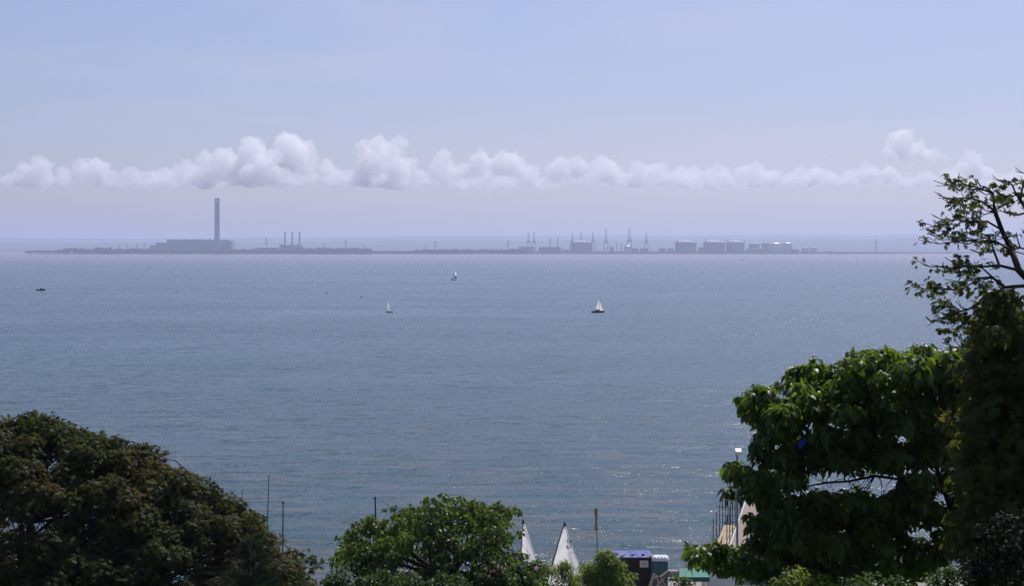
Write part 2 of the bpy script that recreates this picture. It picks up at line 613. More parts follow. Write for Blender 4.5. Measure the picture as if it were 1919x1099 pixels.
def dome_clumps(sil, Y0, depth, bottom, n, r, rng, back=.28, inner=.25, ridge=.12, bough=0):
    xs, ys = [p[0] for p in sil], [p[1] for p in sil]
    out = []
    if bough:
        big = dome_clumps(sil, Y0, depth, bottom, n // 11, bough, rng, back, inner * .6, ridge)
        for x, y, z, rb in big:
            for _ in range(11):
                d = unit(rng.normal(size=3) + np.array([0, -.35, .45]))
                q = np.array([x, y, z]) + d * rb * rng.uniform(.55, .95) * np.array([1, 1, .72])
                out.append((*q, r * rng.uniform(.6, 1.2)))
        return np.array(out)
    while len(out) < n:
        px = rng.uniform(xs[0], xs[-1])
        top = np.interp(px, xs, ys)
        # even cover of the picture: more clumps where the crown is tall
        if rng.uniform() > (bottom - top) / (bottom - min(ys)):
            continue
        u = 0 if rng.uniform() < ridge else rng.uniform()
        rr = r * rng.uniform(.65, 1.3)
        Y = Y0 + depth * math.sqrt(u) * (1 if rng.uniform() < back else -1)
        rp = rr * F / Y0
        py = top + rp * .62 + u * (bottom - top)
        p = at(px, py, Y)
        if rng.uniform() < inner:
            p = p + Vector((rng.normal() * .3, (Y0 - p.y) * rng.uniform(.3, .9), -abs(rng.normal()) * .5))
        out.append((p.x, p.y, p.z, rr))
    return np.array(out)


def ell_clumps(specs, Y0, depth, r, rng, scale=1.0):
    """specs: (cx, cy, rx, ry, n) in photo pixels; depth metres of scatter"""
    out = []
    for cx, cy, rx, ry, n in specs:
        for _ in range(int(n * scale)):
            a, q = rng.uniform(0, 2 * math.pi), math.sqrt(rng.uniform())
            Y = Y0 + rng.uniform(-1, 1) * depth * math.sqrt(max(.05, 1 - q * q))
            p = at(cx + rx * q * math.cos(a), cy + ry * q * math.sin(a), Y)
            out.append((p.x, p.y, p.z, r * rng.uniform(.7, 1.3)))
    return np.array(out)


def chestnut_leaves(root, clumps, rng, per, size):
    p, a, n = clump_leaves(clumps, per, .55, rng, .8)
    s = rng.uniform(.75, 1.25, len(p)) * size
    p, a, n, s = palmate(p, a, n, s, rng)
    return leaf_obj('crown', LEAFLET, p, a, n, s, M['chestnut'], root)


# ================================================================== TREES
# --- broad chestnut on the left
rng = np.random.default_rng(3)
sil = [(-330, 940), (-220, 860), (-120, 815), (-40, 800), (10, 800), (40, 772), (75, 782), (125, 796), (200, 824), (250, 836), (290, 858), (325, 890), (370, 908),
       (400, 934), (450, 966), (497, 984), (515, 1012), (530, 1036), (548, 1062), (570, 1096)]
t = thing('chestnut_tree', 'broad dark chestnut tree with browning leaves whose domed crown fills the lower left', 'tree', (xa(60, 48), 48, ground_z(48)), 'trees on the slope')
cl = np.concatenate([dome_clumps(sil, 48, 4.4, 1190, 640, .4, rng, inner=.45, back=.2), dome_clumps(sil, 48, 4.6, 1190, 800, .34, rng, inner=.1, back=.15, bough=.75),
                     ell_clumps([(170, 832, 70, 12, 14), (255, 858, 60, 13, 16), (335, 906, 40, 12, 12), (410, 952, 40, 13, 10), (465, 980, 30, 12, 8)], 48, 1.6, .3, rng)])
wood(t, t.location, at(60, 1130, 48), cl, 9, rng, .34)
chestnut_leaves(t, cl, rng, 470, .138)

rng = np.random.default_rng(5)
sil = [(490, 1075), (520, 1040), (545, 1030), (575, 1035), (592, 1048), (602, 1075), (612, 1100)]
t = thing('chestnut_tree', 'small brownish tree at the foot of the broad chestnut, beside the open water gap', 'tree', (xa(550, 50), 50, ground_z(50)), 'trees on the slope')
cl = dome_clumps(sil, 50, 1.6, 1190, 70, .4, rng)
wood(t, t.location, at(550, 1150, 50), cl, 5, rng, .12)
chestnut_leaves(t, cl, rng, 330, .15)

# --- sparse twigs of a tree beyond the left edge
rng = np.random.default_rng(6)
t = thing('sparse_tree', 'sparse pale-leaved treetop peeping in behind the broad chestnut at the photo edge', 'tree', (xa(-40, 56), 56, ground_z(56)), 'trees on the slope')
cl = ell_clumps([(-8, 812, 12, 26, 7), (-40, 830, 40, 40, 14), (-60, 900, 60, 60, 20)], 56, 1.0, .3, rng)
wood(t, t.location, at(-50, 1000, 56), cl, 4, rng, .14)
chestnut_leaves(t, cl, rng, 150, .19)

# --- feathery pine in front of the chestnut
rng = np.random.default_rng(8)
t = thing('pine_tree', 'feathery dark green pine top in front of the broad chestnut', 'tree', (xa(470, 38), 38, ground_z(38)), 'trees on the slope')
top = at(476, 1012, 38)
wd = MB()
wd.tube([Vector((t.location.x, 38, t.location.z - .3)), Vector((top.x - .02, 38, top.z - 1.6)), top], [.14, .06, .012], 8)
wd.build('trunk', M['bark'], t, True)
P, A = [], []
bm_ = MB()
for k in range(58):
    h = (k / 58) ** .8 * 3.4
    a = k * 2.4 + rng.uniform(-.3, .3)
    ln = (.16 + h * .42) * rng.uniform(.75, 1.15)
    s = Vector((top.x, top.y, top.z - h))
    e = s + Vector((math.cos(a) * ln, math.sin(a) * ln, ln * .42))
    bm_.tube([s, s.lerp(e, .5) - Vector((0, 0, .03)), e], [.014, .01, .004], 4, False)
    for q in range(int(34 + ln * 60)):
        f = rng.uniform(.15, 1)
        c = s.lerp(e, f)
        for _ in range(9):
            d = unit(rng.normal(size=3) * .75 + np.array((e - s).normalized()) * .9 + np.array([0, 0, .35]))
            P.append(np.array(c) + rng.normal(size=3) * .035)
            A.append(d)
bm_.build('branches', M['twig'], t)
P, A = np.array(P), np.array(A)
nd = (NEEDLE[0] * np.array([1, 2.2, 1]), NEEDLE[1])
leaf_obj('crown', nd, P, A, rng.normal(size=P.shape), rng.uniform(.09, .15, len(P)), M['pine'], t)


def heart_leaves(root, clumps, rng, per, size, mat='catalpa', droop=1.0, flat=.75):
    p, a, n = clump_leaves(clumps, per, droop, rng, flat)
    s = rng.uniform(.6, 1.25, len(p)) * size
    return leaf_obj('crown', HEART, p, a, n, s, M[mat], root)


# --- middle catalpa
rng = np.random.default_rng(21)
sil = [(622, 1090), (630, 1050), (638, 1026), (650, 1010), (668, 997), (690, 982), (695, 969), (727, 957), (748, 965), (766, 948), (795, 946), (803, 929), (821, 925),
       (836, 934), (849, 926), (873, 940), (896, 944), (935, 950), (950, 955), (958, 985), (962, 1012), (975, 1036), (992, 1048), (1008, 1056), (1016, 1090)]
sil = sorted(sil)
t = thing('catalpa_tree', 'bushy green catalpa with drooping heart-shaped leaves standing left of the beached sails', 'tree', (xa(830, 62), 62, ground_z(62)), 'trees on the slope')
cl = dome_clumps(sil, 62, 3.6, 1150, 270, .38, rng, inner=.15, ridge=.04)
cl = np.concatenate([cl, ell_clumps([(770, 946, 10, 6, 2), (806, 938, 14, 5, 3), (828, 934, 12, 5, 3), (852, 937, 10, 4, 3), (720, 985, 55, 16, 14), (905, 968, 55, 14, 14), (800, 968, 60, 14, 12), (870, 985, 60, 20, 12), (690, 1010, 40, 20, 10), (830, 1015, 130, 34, 46), (720, 1030, 60, 20, 14), (895, 944, 14, 5, 3), (930, 950, 12, 5, 2), (960, 960, 12, 6, 4), (640, 1008, 8, 5, 2), (690, 970, 8, 5, 2),
                                     (735, 956, 12, 5, 2), (668, 990, 6, 5, 2), (972, 1000, 6, 10, 2)], 62, 1.6, .17, rng)])
wood(t, t.location, at(840, 1090, 62), cl, 9, rng, .2)
heart_leaves(t, cl, rng, 520, .17)

# --- right catalpa, seen with gaps and dark limbs
rng = np.random.default_rng(33)
t = thing('catalpa_tree', 'large catalpa on the right with glossy leaves and a blue bag in its crown', 'tree', (xa(1800, 31), 31, ground_z(31)), 'trees on the slope')
specs = [(1440, 768, 46, 34, 20), (1530, 732, 66, 42, 36), (1620, 703, 58, 38, 32), (1700, 690, 58, 34, 30), (1775, 692, 58, 36, 28), (1570, 790, 130, 46, 56), (1720, 770, 105, 66, 62),
         (1500, 842, 84, 34, 26), (1640, 862, 115, 22, 40), (1590, 942, 110, 14, 22), (1722, 900, 22, 40, 8), (1500, 988, 60, 18, 14), (1640, 988, 40, 14, 10), (1825, 760, 20, 60, 14), (1820, 900, 24, 60, 12), (1770, 860, 64, 64, 26), (1412, 915, 32, 32, 15), (1378, 882, 10, 8, 4), (1465, 900, 44, 34, 15), (1500, 962, 72, 32, 26),
         (1610, 958, 90, 24, 30), (1700, 965, 60, 34, 20), (1560, 1020, 140, 30, 50), (1690, 1050, 80, 40, 28), (1600, 1070, 120, 26, 22), (1420, 1052, 56, 32, 22), (1330, 1042, 30, 12, 8), (1480, 1090, 110, 36, 32),
         (1800, 960, 54, 76, 20), (1425, 985, 22, 26, 6), (1360, 1060, 20, 14, 5)]
cl = ell_clumps(specs, 31, 1.6, .2, rng)
spray = ell_clumps([(1400, 745, 14, 14, 3), (1440, 728, 12, 10, 2), (1495, 700, 16, 8, 3), (1540, 682, 18, 8, 3), (1590, 668, 18, 8, 3), (1660, 658, 20, 8, 3), (1730, 652, 22, 8, 4), (1366, 878, 6, 6, 2),
                    (1368, 930, 10, 16, 3), (1300, 1030, 12, 8, 3), (1402, 788, 8, 8, 2), (1440, 822, 12, 8, 2)], 31, 1.0, .11, rng)
cl = np.concatenate([cl, spray])
GIV = []
for pl, r0 in (([(1800, 1010), (1780, 980), (1720, 935), (1690, 900), (1640, 893), (1590, 903), (1548, 906), (1500, 915), (1440, 930)], .042),
               ([(1800, 1010), (1740, 1030), (1660, 1034), (1560, 1036), (1480, 1050), (1400, 1058), (1325, 1040)], .055),
               ([(1800, 1010), (1770, 920), (1745, 850), (1700, 780), (1660, 715)], .06),
               ([(1780, 980), (1725, 925), (1655, 870), (1610, 820), (1560, 760), (1500, 740)], .05),
               ([(1800, 1010), (1790, 940), (1800, 840), (1790, 740), (1770, 680)], .06),
               ([(1655, 870), (1560, 850), (1500, 800), (1440, 765)], .035),
               ([(1440, 930), (1412, 905), (1380, 868)], .018),
               ([(1660, 1034), (1600, 990), (1540, 970), (1480, 960)], .03),
               ([(1480, 1050), (1450, 1080), (1420, 1095)], .02),
               ([(1745, 850), (1690, 850), (1640, 845)], .03),
               ([(1740, 1030), (1710, 1065), (1660, 1085)], .03)):
    GIV.append(([at(x, y, 31 + .35 * math.sin(x * .05 + y * .03)) for x, y in pl], r0))
wood(t, t.location, at(1800, 1010, 31), cl, 0, rng, .15, given=GIV)
heart_leaves(t, cl, rng, 900, .168, droop=.8)
CAT_T = t

# --- chestnut at the right edge: bare-topped, brown-tipped
rng = np.random.default_rng(41)
t = thing('chestnut_tree', 'tall chestnut at the right edge with half-bare upper twigs and browning leaves', 'tree', (xa(2040, 25), 25, ground_z(25)), 'trees on the slope')
lim = [([(2040, 900), (2000, 640), (1950, 548), (1909, 507), (1896, 470), (1877, 431), (1864, 395), (1860, 362), (1845, 350)], .07),
       ([(1909, 507), (1873, 498), (1862, 470), (1855, 445), (1828, 432)], .022),
       ([(1950, 548), (1919, 536), (1883, 539), (1860, 520), (1835, 522), (1800, 545), (1755, 540)], .032),
       ([(1883, 539), (1850, 560), (1815, 580), (1780, 590), (1755, 600)], .018),
       ([(1877, 431), (1850, 415), (1820, 415), (1790, 412), (1770, 420)], .014),
       ([(1864, 395), (1840, 378), (1815, 370), (1790, 372)], .016),
       ([(1860, 362), (1835, 353), (1805, 345), (1795, 338)], .013),
       ([(1896, 470), (1865, 452), (1830, 452), (1795, 452), (1770, 438)], .014),
       ([(1873, 498), (1845, 500), (1815, 498), (1790, 505), (1768, 500)], .016),
       ([(1860, 520), (1838, 500), (1800, 500)], .012),
       ([(1900, 545), (1860, 590), (1840, 625), (1810, 650)], .02),
       ([(1864, 395), (1880, 385), (1900, 378)], .01),
       ([(2000, 640), (1960, 440), (1925, 398), (1905, 365), (1893, 340)], .028),
       ([(1925, 398), (1912, 372), (1919, 340), (1930, 322)], .018),
       ([(1960, 440), (1935, 470), (1912, 465), (1904, 440)], .02),
       ([(2040, 900), (1960, 780), (1900, 700), (1850, 660)], .06),
       ([(2040, 980), (1950, 900), (1880, 850), (1840, 800)], .07)]
tr = MB()
dz = {}
for li, (pl, r0) in enumerate(lim):
    k = len(pl)
    pp = []
    for i, (x, y) in enumerate(pl):
        if (x, y) not in dz:
            dz[(x, y)] = 25 + (.0 if i == 0 else rng.uniform(-.8, .8) * min(1, i / 3))
        pp.append(at(x, y, dz[(x, y)]))
    tr.tube(pp, [r0 * (1 - .82 * i / (k - 1)) + .004 for i in range(k)], 7)
b0 = Vector(t.location)
tr.tube([b0 - Vector((0, 0, .3)), b0 + Vector((.05, 0, 2)), at(2040, 900, 25)], [.3, .24, .16], 10)
tr.build('trunk', M['bark'], t, True)
tw = MB()
tips = []
for pl, r0 in lim[:15]:
    for i in range(max(1, len(pl) - 5), len(pl)):
        a = at(*pl[i], dz[pl[i]])
        for _ in range(3):
            dirx = -abs(rng.normal()) * .75 + .12
            e = a + Vector((dirx, rng.normal() * .3, rng.normal() * .16 + .08)) * rng.uniform(.2, .42)
            m_ = a.lerp(e, .5) + Vector((0, 0, -.05))
            tw.tube([a, m_, e], [.011, .0075, .005], 4, False)
            tips.append(e)
            e2 = m_ + Vector((dirx * .5, rng.normal() * .2, rng.normal() * .2 + .12)) * .3
            tw.tube([m_, e2], [.006, .004], 4, False)
            if rng.uniform() < .5:
                tips.append(e2)
tw.build('branches', M['twig'], t)
sel = [p for p in tips if rng.uniform() < .3]
cl1 = np.array([(p.x, p.y, p.z, .11 * rng.uniform(.7, 1.4)) for p in sel])
cl1b = ell_clumps([(1800, 346, 18, 7, 4), (1806, 390, 26, 12, 7), (1812, 405, 14, 12, 3), (1770, 425, 16, 7, 4), (1838, 425, 14, 10, 3), (1800, 443, 8, 5, 2), (1765, 452, 6, 6, 1), (1780, 375, 6, 5, 1), (1835, 368, 10, 6, 2), (1868, 378, 10, 8, 2), (1890, 376, 8, 6, 2),
                   (1808, 508, 20, 8, 5), (1790, 540, 24, 8, 5), (1748, 545, 20, 12, 7), (1772, 578, 16, 12, 8), (1805, 600, 28, 16, 9), (1790, 622, 25, 8, 6), (1850, 550, 40, 14, 6), (1830, 530, 10, 6, 2)],
                  25, .6, .13, rng)
cl2 = ell_clumps([(1868, 592, 36, 20, 10), (1890, 590, 45, 40, 30), (1870, 640, 55, 30, 34), (1920, 660, 60, 60, 46), (1895, 720, 65, 60, 52), (1890, 800, 75, 70, 62), (1880, 890, 80, 70, 56),
                  (1885, 980, 80, 70, 50), (1830, 1000, 40, 80, 26), (1815, 820, 26, 50, 10), (1990, 800, 70, 160, 70), (1838, 655, 22, 16, 7), (1828, 705, 22, 34, 10), (2000, 1000, 90, 120, 50), (1890, 1060, 70, 50, 30)], 25.3, 1.5, .22, rng)
cl = np.concatenate([cl1, cl1b, cl2])
p1, a1, n1 = clump_leaves(np.concatenate([cl1, cl1b]), 430, .75, rng, .8)
p2, a2, n2 = clump_leaves(cl2, 420, .7, rng, .8)
p, a, n = np.concatenate([p1, p2]), np.concatenate([a1, a2]), np.concatenate([n1, n2])
s = np.concatenate([rng.uniform(.75, 1.2, len(p1)) * .09, rng.uniform(.75, 1.2, len(p2)) * .15])
p, a, n, s = palmate(p, a, n, s, rng)
leaf_obj('crown', LEAFLET, p, a, n, s, M['chestnut_edge'], t)


# --- shrubs
def shrub(name, label, cx, top, w, bottom, Y, n, r, leaf, size, mat, seed, per=300, droop=.4, depth=None, cat='shrub', group='shrubs on the slope', flowers=()):
    rng = np.random.default_rng(seed)
    x0, x1 = cx - w / 2, cx + w / 2
    sil = [(x0, bottom - 8), (x0 + w * .12, top + (bottom - top) * .35), (x0 + w * .3, top + 7), (cx, top), (x0 + w * .7, top + 5), (x0 + w * .88, top + (bottom - top) * .3), (x1, bottom - 8)]
    g = ground_z(Y)
    t = thing(name, label, cat, (xa(cx, Y), Y, g), group)
    cl = dome_clumps(sil, Y, depth or w * Y / F * .42, bottom + 40, n, r * .85, rng, ridge=.02)
    # a few shoots stand out above the rest
    up = cl[rng.permutation(len(cl))[:max(2, n // 9)]].copy()
    up[:, 2] += r * rng.uniform(.5, 1.0, len(up))
    up[:, 3] *= .5
    cl = np.concatenate([cl, up])
    st = MB()
    b0 = Vector(t.location)
    for c in cl[:: max(1, len(cl) // 22)]:
        st.tube([b0 + Vector((rng.normal() * .1, rng.normal() * .1, -.2)), b0.lerp(Vector(c[:3]), .55) + Vector((0, 0, .25)), c[:3]], [.03, .02, .008], 5, False)
    st.build('stems', M['twig'], t)
    p, a, nn = clump_leaves(cl, per, droop, rng, .85)
    leaf_obj('foliage', leaf, p, a, nn, rng.uniform(.7, 1.25, len(p)) * size, M[mat], t)
    for fx, fy, mt, k in flowers:
        c = at(fx, fy, Y - (depth or w * Y / F * .42) * .9 - .25)
        P = np.repeat(np.array([c[:]]), 5, 0)
        for _ in range(k):
            o = np.array([rng.normal() * .1, rng.normal() * .05, rng.normal() * .07]) if k > 1 else np.zeros(3)
            A = np.array([(math.cos(i * 1.2566 + .3), -.25, math.sin(i * 1.2566 + .3)) for i in range(5)])
            leaf_obj('flower', PETAL, P + o, A, np.tile([0, -1., .2], (5, 1)), np.full(5, .1 if k == 1 else .045), M[mt], t)
    return t


shrub('narrow_leaved_shrub', 'light green narrow-leaved shrub in front of the numbered sail', 1036, 1048, 108, 1120, 66, 70, .26, BLADE, .2, 'shrub', 51, 2200, .5)
shrub('narrow_leaved_shrub', 'light green narrow-leaved shrub covering the left end of the tarpaulin-roofed shed', 1130, 1033, 112, 1120, 68, 90, .28, BLADE, .21, 'shrub', 52, 2200, .5)
shrub('flowering_shrub', 'leafy shrub with purple and pink blooms to the left of the numbered sail', 985, 1040, 86, 1120, 61, 40, .3, OVAL, .13, 'bush', 53, 1500,
      flowers=((968, 1048, 'petal_purple', 1), (1005, 1066, 'petal_pink', 1), (970, 1066, 'petal_purple', 1), (1034, 1068, 'petal_pink', 1)))
shrub('flowering_shrub', 'low shrub with small reddish and pale flowers under the catalpa', 930, 1062, 90, 1125, 59, 40, .28, OVAL, .13, 'bush', 54, 1500,
      flowers=((925, 1068, 'petal_red', 3), (938, 1066, 'petal_pink', 4), (948, 1070, 'petal_red', 2)))
shrub('leafy_bush', 'mid green bush at the bottom between the small brownish tree and the catalpa', 640, 1062, 110, 1125, 55, 46, .3, OVAL, .12, 'bush', 55, 1600)
shrub('leafy_bush', 'dark green bush at the bottom under the left part of the catalpa', 735, 1066, 120, 1125, 56, 46, .3, OVAL, .12, 'bush', 56, 1600)
shrub('leafy_bush', 'low green bush at the bottom under the trunk of the catalpa', 835, 1076, 120, 1125, 57, 40, .3, OVAL, .12, 'bush', 57, 1600)
shrub('small_leaved_bush', 'low bush with small bright leaves at the foot of the large right catalpa', 1500, 1062, 130, 1125, 28, 70, .15, OVAL, .08, 'shrub', 58, 2200)
shrub('ivy_bush', 'very dark ivy-covered bush in the bottom right corner', 1893, 960, 176, 1130, 21, 170, .17, HEART, .07, 'ivy', 59, 1100)
shrub('leafy_sapling', 'small leafy spray beside the planks and the green canopy', 1276, 1076, 40, 1120, 40, 16, .14, HEART, .13, 'catalpa', 60, 1200)
shrub('leafy_sapling', 'single bright pale green shoot poking up at the bottom right', 1750, 1080, 26, 1115, 16, 4, .05, HEART, .12, 'shrub', 61, 2000)

shrub('leafy_bush', 'dark leafy bush under the limbs of the large right catalpa', 1640, 1076, 190, 1135, 27, 70, .2, OVAL, .085, 'bush', 62, 1500)
shrub('leafy_bush', 'dark leafy bush between the large right catalpa and the ivy corner', 1790, 1058, 120, 1135, 26, 60, .2, OVAL, .085, 'bush', 63, 1500)

# --- blue bag in the catalpa
b = MB()
c = at(1504, 832, 29.2)
bmx = bmesh.new()
bmesh.ops.create_icosphere(bmx, subdivisions=3, radius=1)
rng = np.random.default_rng(77)
for v in bmx.verts:
    k = 1 + .9 * mnoise.noise(v.co * 2.1) + .4 * mnoise.noise(v.co * 6)
    v.co = Vector((v.co.x * .05 * k + .035 * v.co.z, v.co.y * .04 * k, v.co.z * .075 * k))
me = bpy.data.meshes.new('plastic_bag')
bmx.to_mesh(me)
bmx.free()
me.materials.append(M['bag'])
o = bpy.data.objects.new('plastic_bag', me)
o.location = c
COL.objects.link(o)
tag(o, 'crumpled bright blue bag caught among the leaves of the large catalpa', 'bag')

# ================================================================== GROUND
gd = MB()
ys = [-60, -30, -10, -4, 0, 4, 7, 10, 15, 20, 25, 30, 40, 50, 60, 70, 85, 92, 97, 104]
nx = 60


def hill_pt(u, v):
    i = v * (len(ys) - 1)
    y = float(np.interp(i, range(len(ys)), ys))
    x = -240 + 480 * u
    z = (ground_z(y) if y < 94 else 4.2 - (y - 92) * .45) + .35 * mnoise.noise(Vector((x * .07, y * .07, 0))) * (1 if 4 < y < 84 else 0)
    return (x, y, z)


gd.grid(hill_pt, nx, len(ys) - 1)
tag(gd.build('hillside', M['grass'], None, True), kind='structure')
pv = MB()
pv.box((115, 105.4, 3.0), (250, 27.2, 2.408))
tag(pv.build('promenade', M['paving']), kind='structure')
sw = MB()
sw.box((115, 119.25, 2.05), (250, .5, 5.1))
sw.box((-9.85, 105.4, 2.0), (.3, 27.2, 5.0))
for k in range(-1, 40):
    sw.box((k * 6, 119.58, 1.8), (.5, .16, 4.4))
tag(sw.build('sea_wall', M['concrete'], bevel=.03), 'long concrete wall holding the promenade above the water', 'wall')

# ================================================================== WATER, FAR SHORE, HILLS
wt = MB()
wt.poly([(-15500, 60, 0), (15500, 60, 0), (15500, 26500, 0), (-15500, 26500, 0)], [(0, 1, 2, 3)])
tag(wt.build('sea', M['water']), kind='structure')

SHORE = 7900.0
ld = MB()
edge = [(-4600, 0), (15, 150), (60, 30), (200, 0), (400, -30), (700, 40), (950, 0), (1300, -20), (1560, 0), (1640, 20), (1700, 350), (1800, 500), (1960, 520), (7000, 700)]
X0 = xa(15, SHORE)
xs = [X0] + [xa(p, SHORE) for p in range(30, 2400, 30)] + [9000, 14500]
rows = []
for x in xs:
    px = x * F / SHORE + CX
    ey = SHORE + float(np.interp(px, [e[0] for e in edge], [e[1] for e in edge])) + 25 * mnoise.noise(Vector((x * .004, 3, 0)))
    g = float(np.interp(px, [15, 60, 140, 300], [.2, 3.5, 8.0, 9.0]))
    g = float(np.interp(px, [1500, 1700, 1800], [g, g, 3.2]))
    rows.append([(x, ey, -.5), (x, ey + 12, .9), (x, ey + 60, 1.2), (x, ey + 75, g), (x, ey + 500, g + 1), (x, 14000, g + 2), (x, 25000, g + 3)])
nr = len(rows[0])
for r_ in rows:
    ld.v += r_
for i in range(len(rows) - 1):
    for j in range(nr - 1):
        a = i * nr + j
        ld.f.append((a, a + nr, a + nr + 1, a + 1))
far = ld.build('far_shore', M['far_land'])
far.data.materials.append(M['mud'])
for i, p in enumerate(far.data.polygons):
    if i % (nr - 1) < 2:
        p.material_index = 1
tag(far, kind='structure')

HILL = [(-900, 450), (-300, 449), (0, 447), (200, 447), (300, 447), (420, 446), (520, 445.5), (600, 444.5), (690, 444.5), (760, 443), (860, 442.5), (960, 443), (1060, 442), (1140, 441), (1200, 441.5),
        (1250, 442), (1270, 443.5), (1310, 442), (1420, 442), (1480, 440), (1510, 441.5), (1560, 440.5), (1620, 441), (1660, 441), (1700, 438.5), (1760, 439.5), (1830, 438), (1919, 437), (2300, 440), (2900, 446)]


def hill_mesh(name, D, off, mat, seed, amp):
    h = MB()
    cols = []
    for px in range(-900, 2900, 12):
        py = float(np.interp(px, [p[0] for p in HILL], [p[1] for p in HILL])) + off
        x = xa(px, D)
        z = CAMH + (HZ - py) * D / F + amp * mnoise.fractal(Vector((px * .02, seed, 0)), 1, 2, 4) + amp * .4 * mnoise.noise(Vector((px * .17, seed, 1)))
        cols.append([(x, D - 4200, -1.5), (x, D - 2400, z * .3 + amp * mnoise.noise(Vector((px * .03, seed, 5)))), (x, D - 1000, z * .72), (x, D, z), (x, D + 1500, z * .6)])
    m = len(cols[0])
    for c_ in cols:
        h.v += c_
    for i in range(len(cols) - 1):
        for j in range(m - 1):
            a = i * m + j
            h.f.append((a, a + m, a + m + 1, a + 1))
    return tag(h.build(name, M[mat], None, True), kind='structure')


hill_mesh('hills', 24000, 0, 'hill', 1.3, 7)
hill_mesh('hills', 17500, 8.5, 'hill', 7.7, 6)

# ------------------------------------------------------------------ far tree belts


def treeline(name, label, segs, Y, seed):
    rng = np.random.default_rng(seed)
    V, Fc, cnt = [], [], []
    bmx = bmesh.new()
    bmesh.ops.create_icosphere(bmx, subdivisions=1, radius=1)
    iv = np.array([v.co[:] for v in bmx.verts])
    fi = np.array([[v.index for v in f.verts] for f in bmx.faces])
    bmx.free()
    nb = 0
    for x0, x1, y0, y1, dens in segs:
        for _ in range(int((x1 - x0) * dens)):
            px = rng.uniform(x0, x1)
            hpx = rng.uniform(.55, 1.1) * (473 - np.interp(px, [x0, x1], [y0, y1]))
            yy = Y + rng.uniform(-60, 140)
            h = max(3.0, hpx * Y / F)
            w = h * rng.uniform(.35, .75)
            for q in range(3):
                c = np.array([xa(px, yy) + rng.normal() * w * .5, yy + rng.normal() * 3, 5 + h * rng.uniform(.3, .72)])
                sc = np.array([w * .55, w * .55, h * .32]) * rng.uniform(.7, 1.1)
                V.append(c + iv * sc * rng.uniform(.75, 1.25, (len(iv), 1)))
                Fc.append((fi + nb).ravel())
                cnt.append(np.full(len(fi), 3))
                nb += len(iv)
    o = np_mesh(name, np.concatenate(V), np.concatenate(cnt), np.concatenate(Fc), M['far_tree'], None)
    tag(o, label, 'trees', None, 'stuff')


treeline('treeline', 'long low belt of hazy trees on the far shore left of the power station',
         [(45, 130, 468.5, 465.5, 1.3), (120, 150, 462.5, 462, .8), (150, 300, 464.5, 463.5, 1.6), (180, 208, 461.5, 461.5, 1.2)], 7990, 91)
treeline('treeline', 'hazy tree belt on the far shore below the power station and the three chimneys', [(300, 480, 464.5, 465, 1.2), (470, 560, 464.5, 465, 1.4), (560, 690, 463, 462.5, 2.2)], 7985, 92)
treeline('treeline', 'hazy row of trees on the far shore between the open marsh and the port cranes', [(690, 775, 468.3, 468, 1.5), (775, 985, 465.5, 465, 1.7), (820, 900, 464.5, 464.5, .6)], 7995, 93)
treeline('treeline', 'low scrub along the far shore under the tanks and to the right', [(985, 1280, 470, 470, .8), (1280, 1540, 470.5, 470.5, .5), (1540, 1930, 471, 471, .35), (1545, 1560, 469, 469, 1)], 8005, 94)

# ------------------------------------------------------------------ power station
G0 = 5.0


def zt(py, Y):
    return CAMH - (py - HZ) * Y / F


def block(mb, px0, px1, py, Y, depth, z0=G0):
    z = zt(py, Y)
    mb.box(((xa(px0, Y) + xa(px1, Y)) / 2, Y + depth / 2, (z + z0 - 2) / 2), (xa(px1, Y) - xa(px0, Y), depth, z - z0 + 2))


Y = 8250
t = thing('power_station', 'long stepped power station block at the foot of the giant chimney', 'power station', (xa(355, Y), Y, G0))
b = MB()
block(b, 280, 292, 460, Y, 60)
block(b, 292.02, 312, 455, Y + 1, 70)
block(b, 312.02, 434, 451.5, Y, 90)
b.build('wall', M['far_wall'], t)
b = MB()
block(b, 313.5, 400, 449.6, Y + 4, 60, zt(453, Y))
block(b, 413.5, 427, 449.5, Y + 4, 60, zt(453, Y))
b.build('roof', M['far_dark'], t)
b = MB()
for px in (318, 323, 331, 340, 346, 352, 361, 367, 374, 381, 392):
    block(b, px, px + random.uniform(1.5, 3), 448.4 + random.random() * .5, Y + 12, 10, zt(451, Y))
b.each('roof_vent', M['far_dark'], t)
b = MB()
for px in (418, 422, 426, 430):
    block(b, px, px + 1.4, 455, Y - 2, 1.9)
for px in range(322, 400, 9):
    block(b, px, px + 1.2, 456, Y - 2, 1.9)
b.each('wall_rib', M['far_dark'], t)
w = MB()
block(w, 400, 405, 463.6, Y - 30, 10, zt(466, Y))
w.build('loading_bay', M['far_light'], t)

t = thing('chimney', 'giant tapering concrete chimney with a pale capped top rising over the power station', 'chimney', (xa(406.8, 8240), 8240, G0))
b = MB()
ztop = zt(380.6, 8240) - G0
b.lathe(t.location, [(14.4, -2), (13.4, ztop * .35), (12.7, ztop * .7), (12.3, ztop)], 28)
b.build('shaft', M['chimney'], t, False)
b = MB()
zc = zt(371.4, 8240) - G0
b.lathe(t.location, [(12.9, ztop), (12.9, zc - 3), (12.2, zc), (10.6, zc), (10.4, zc - 4)], 28)
b.build('cap', surf('chimney_cap', (.33, .37, .42), .85, (.27, .3, .35), .05), t)

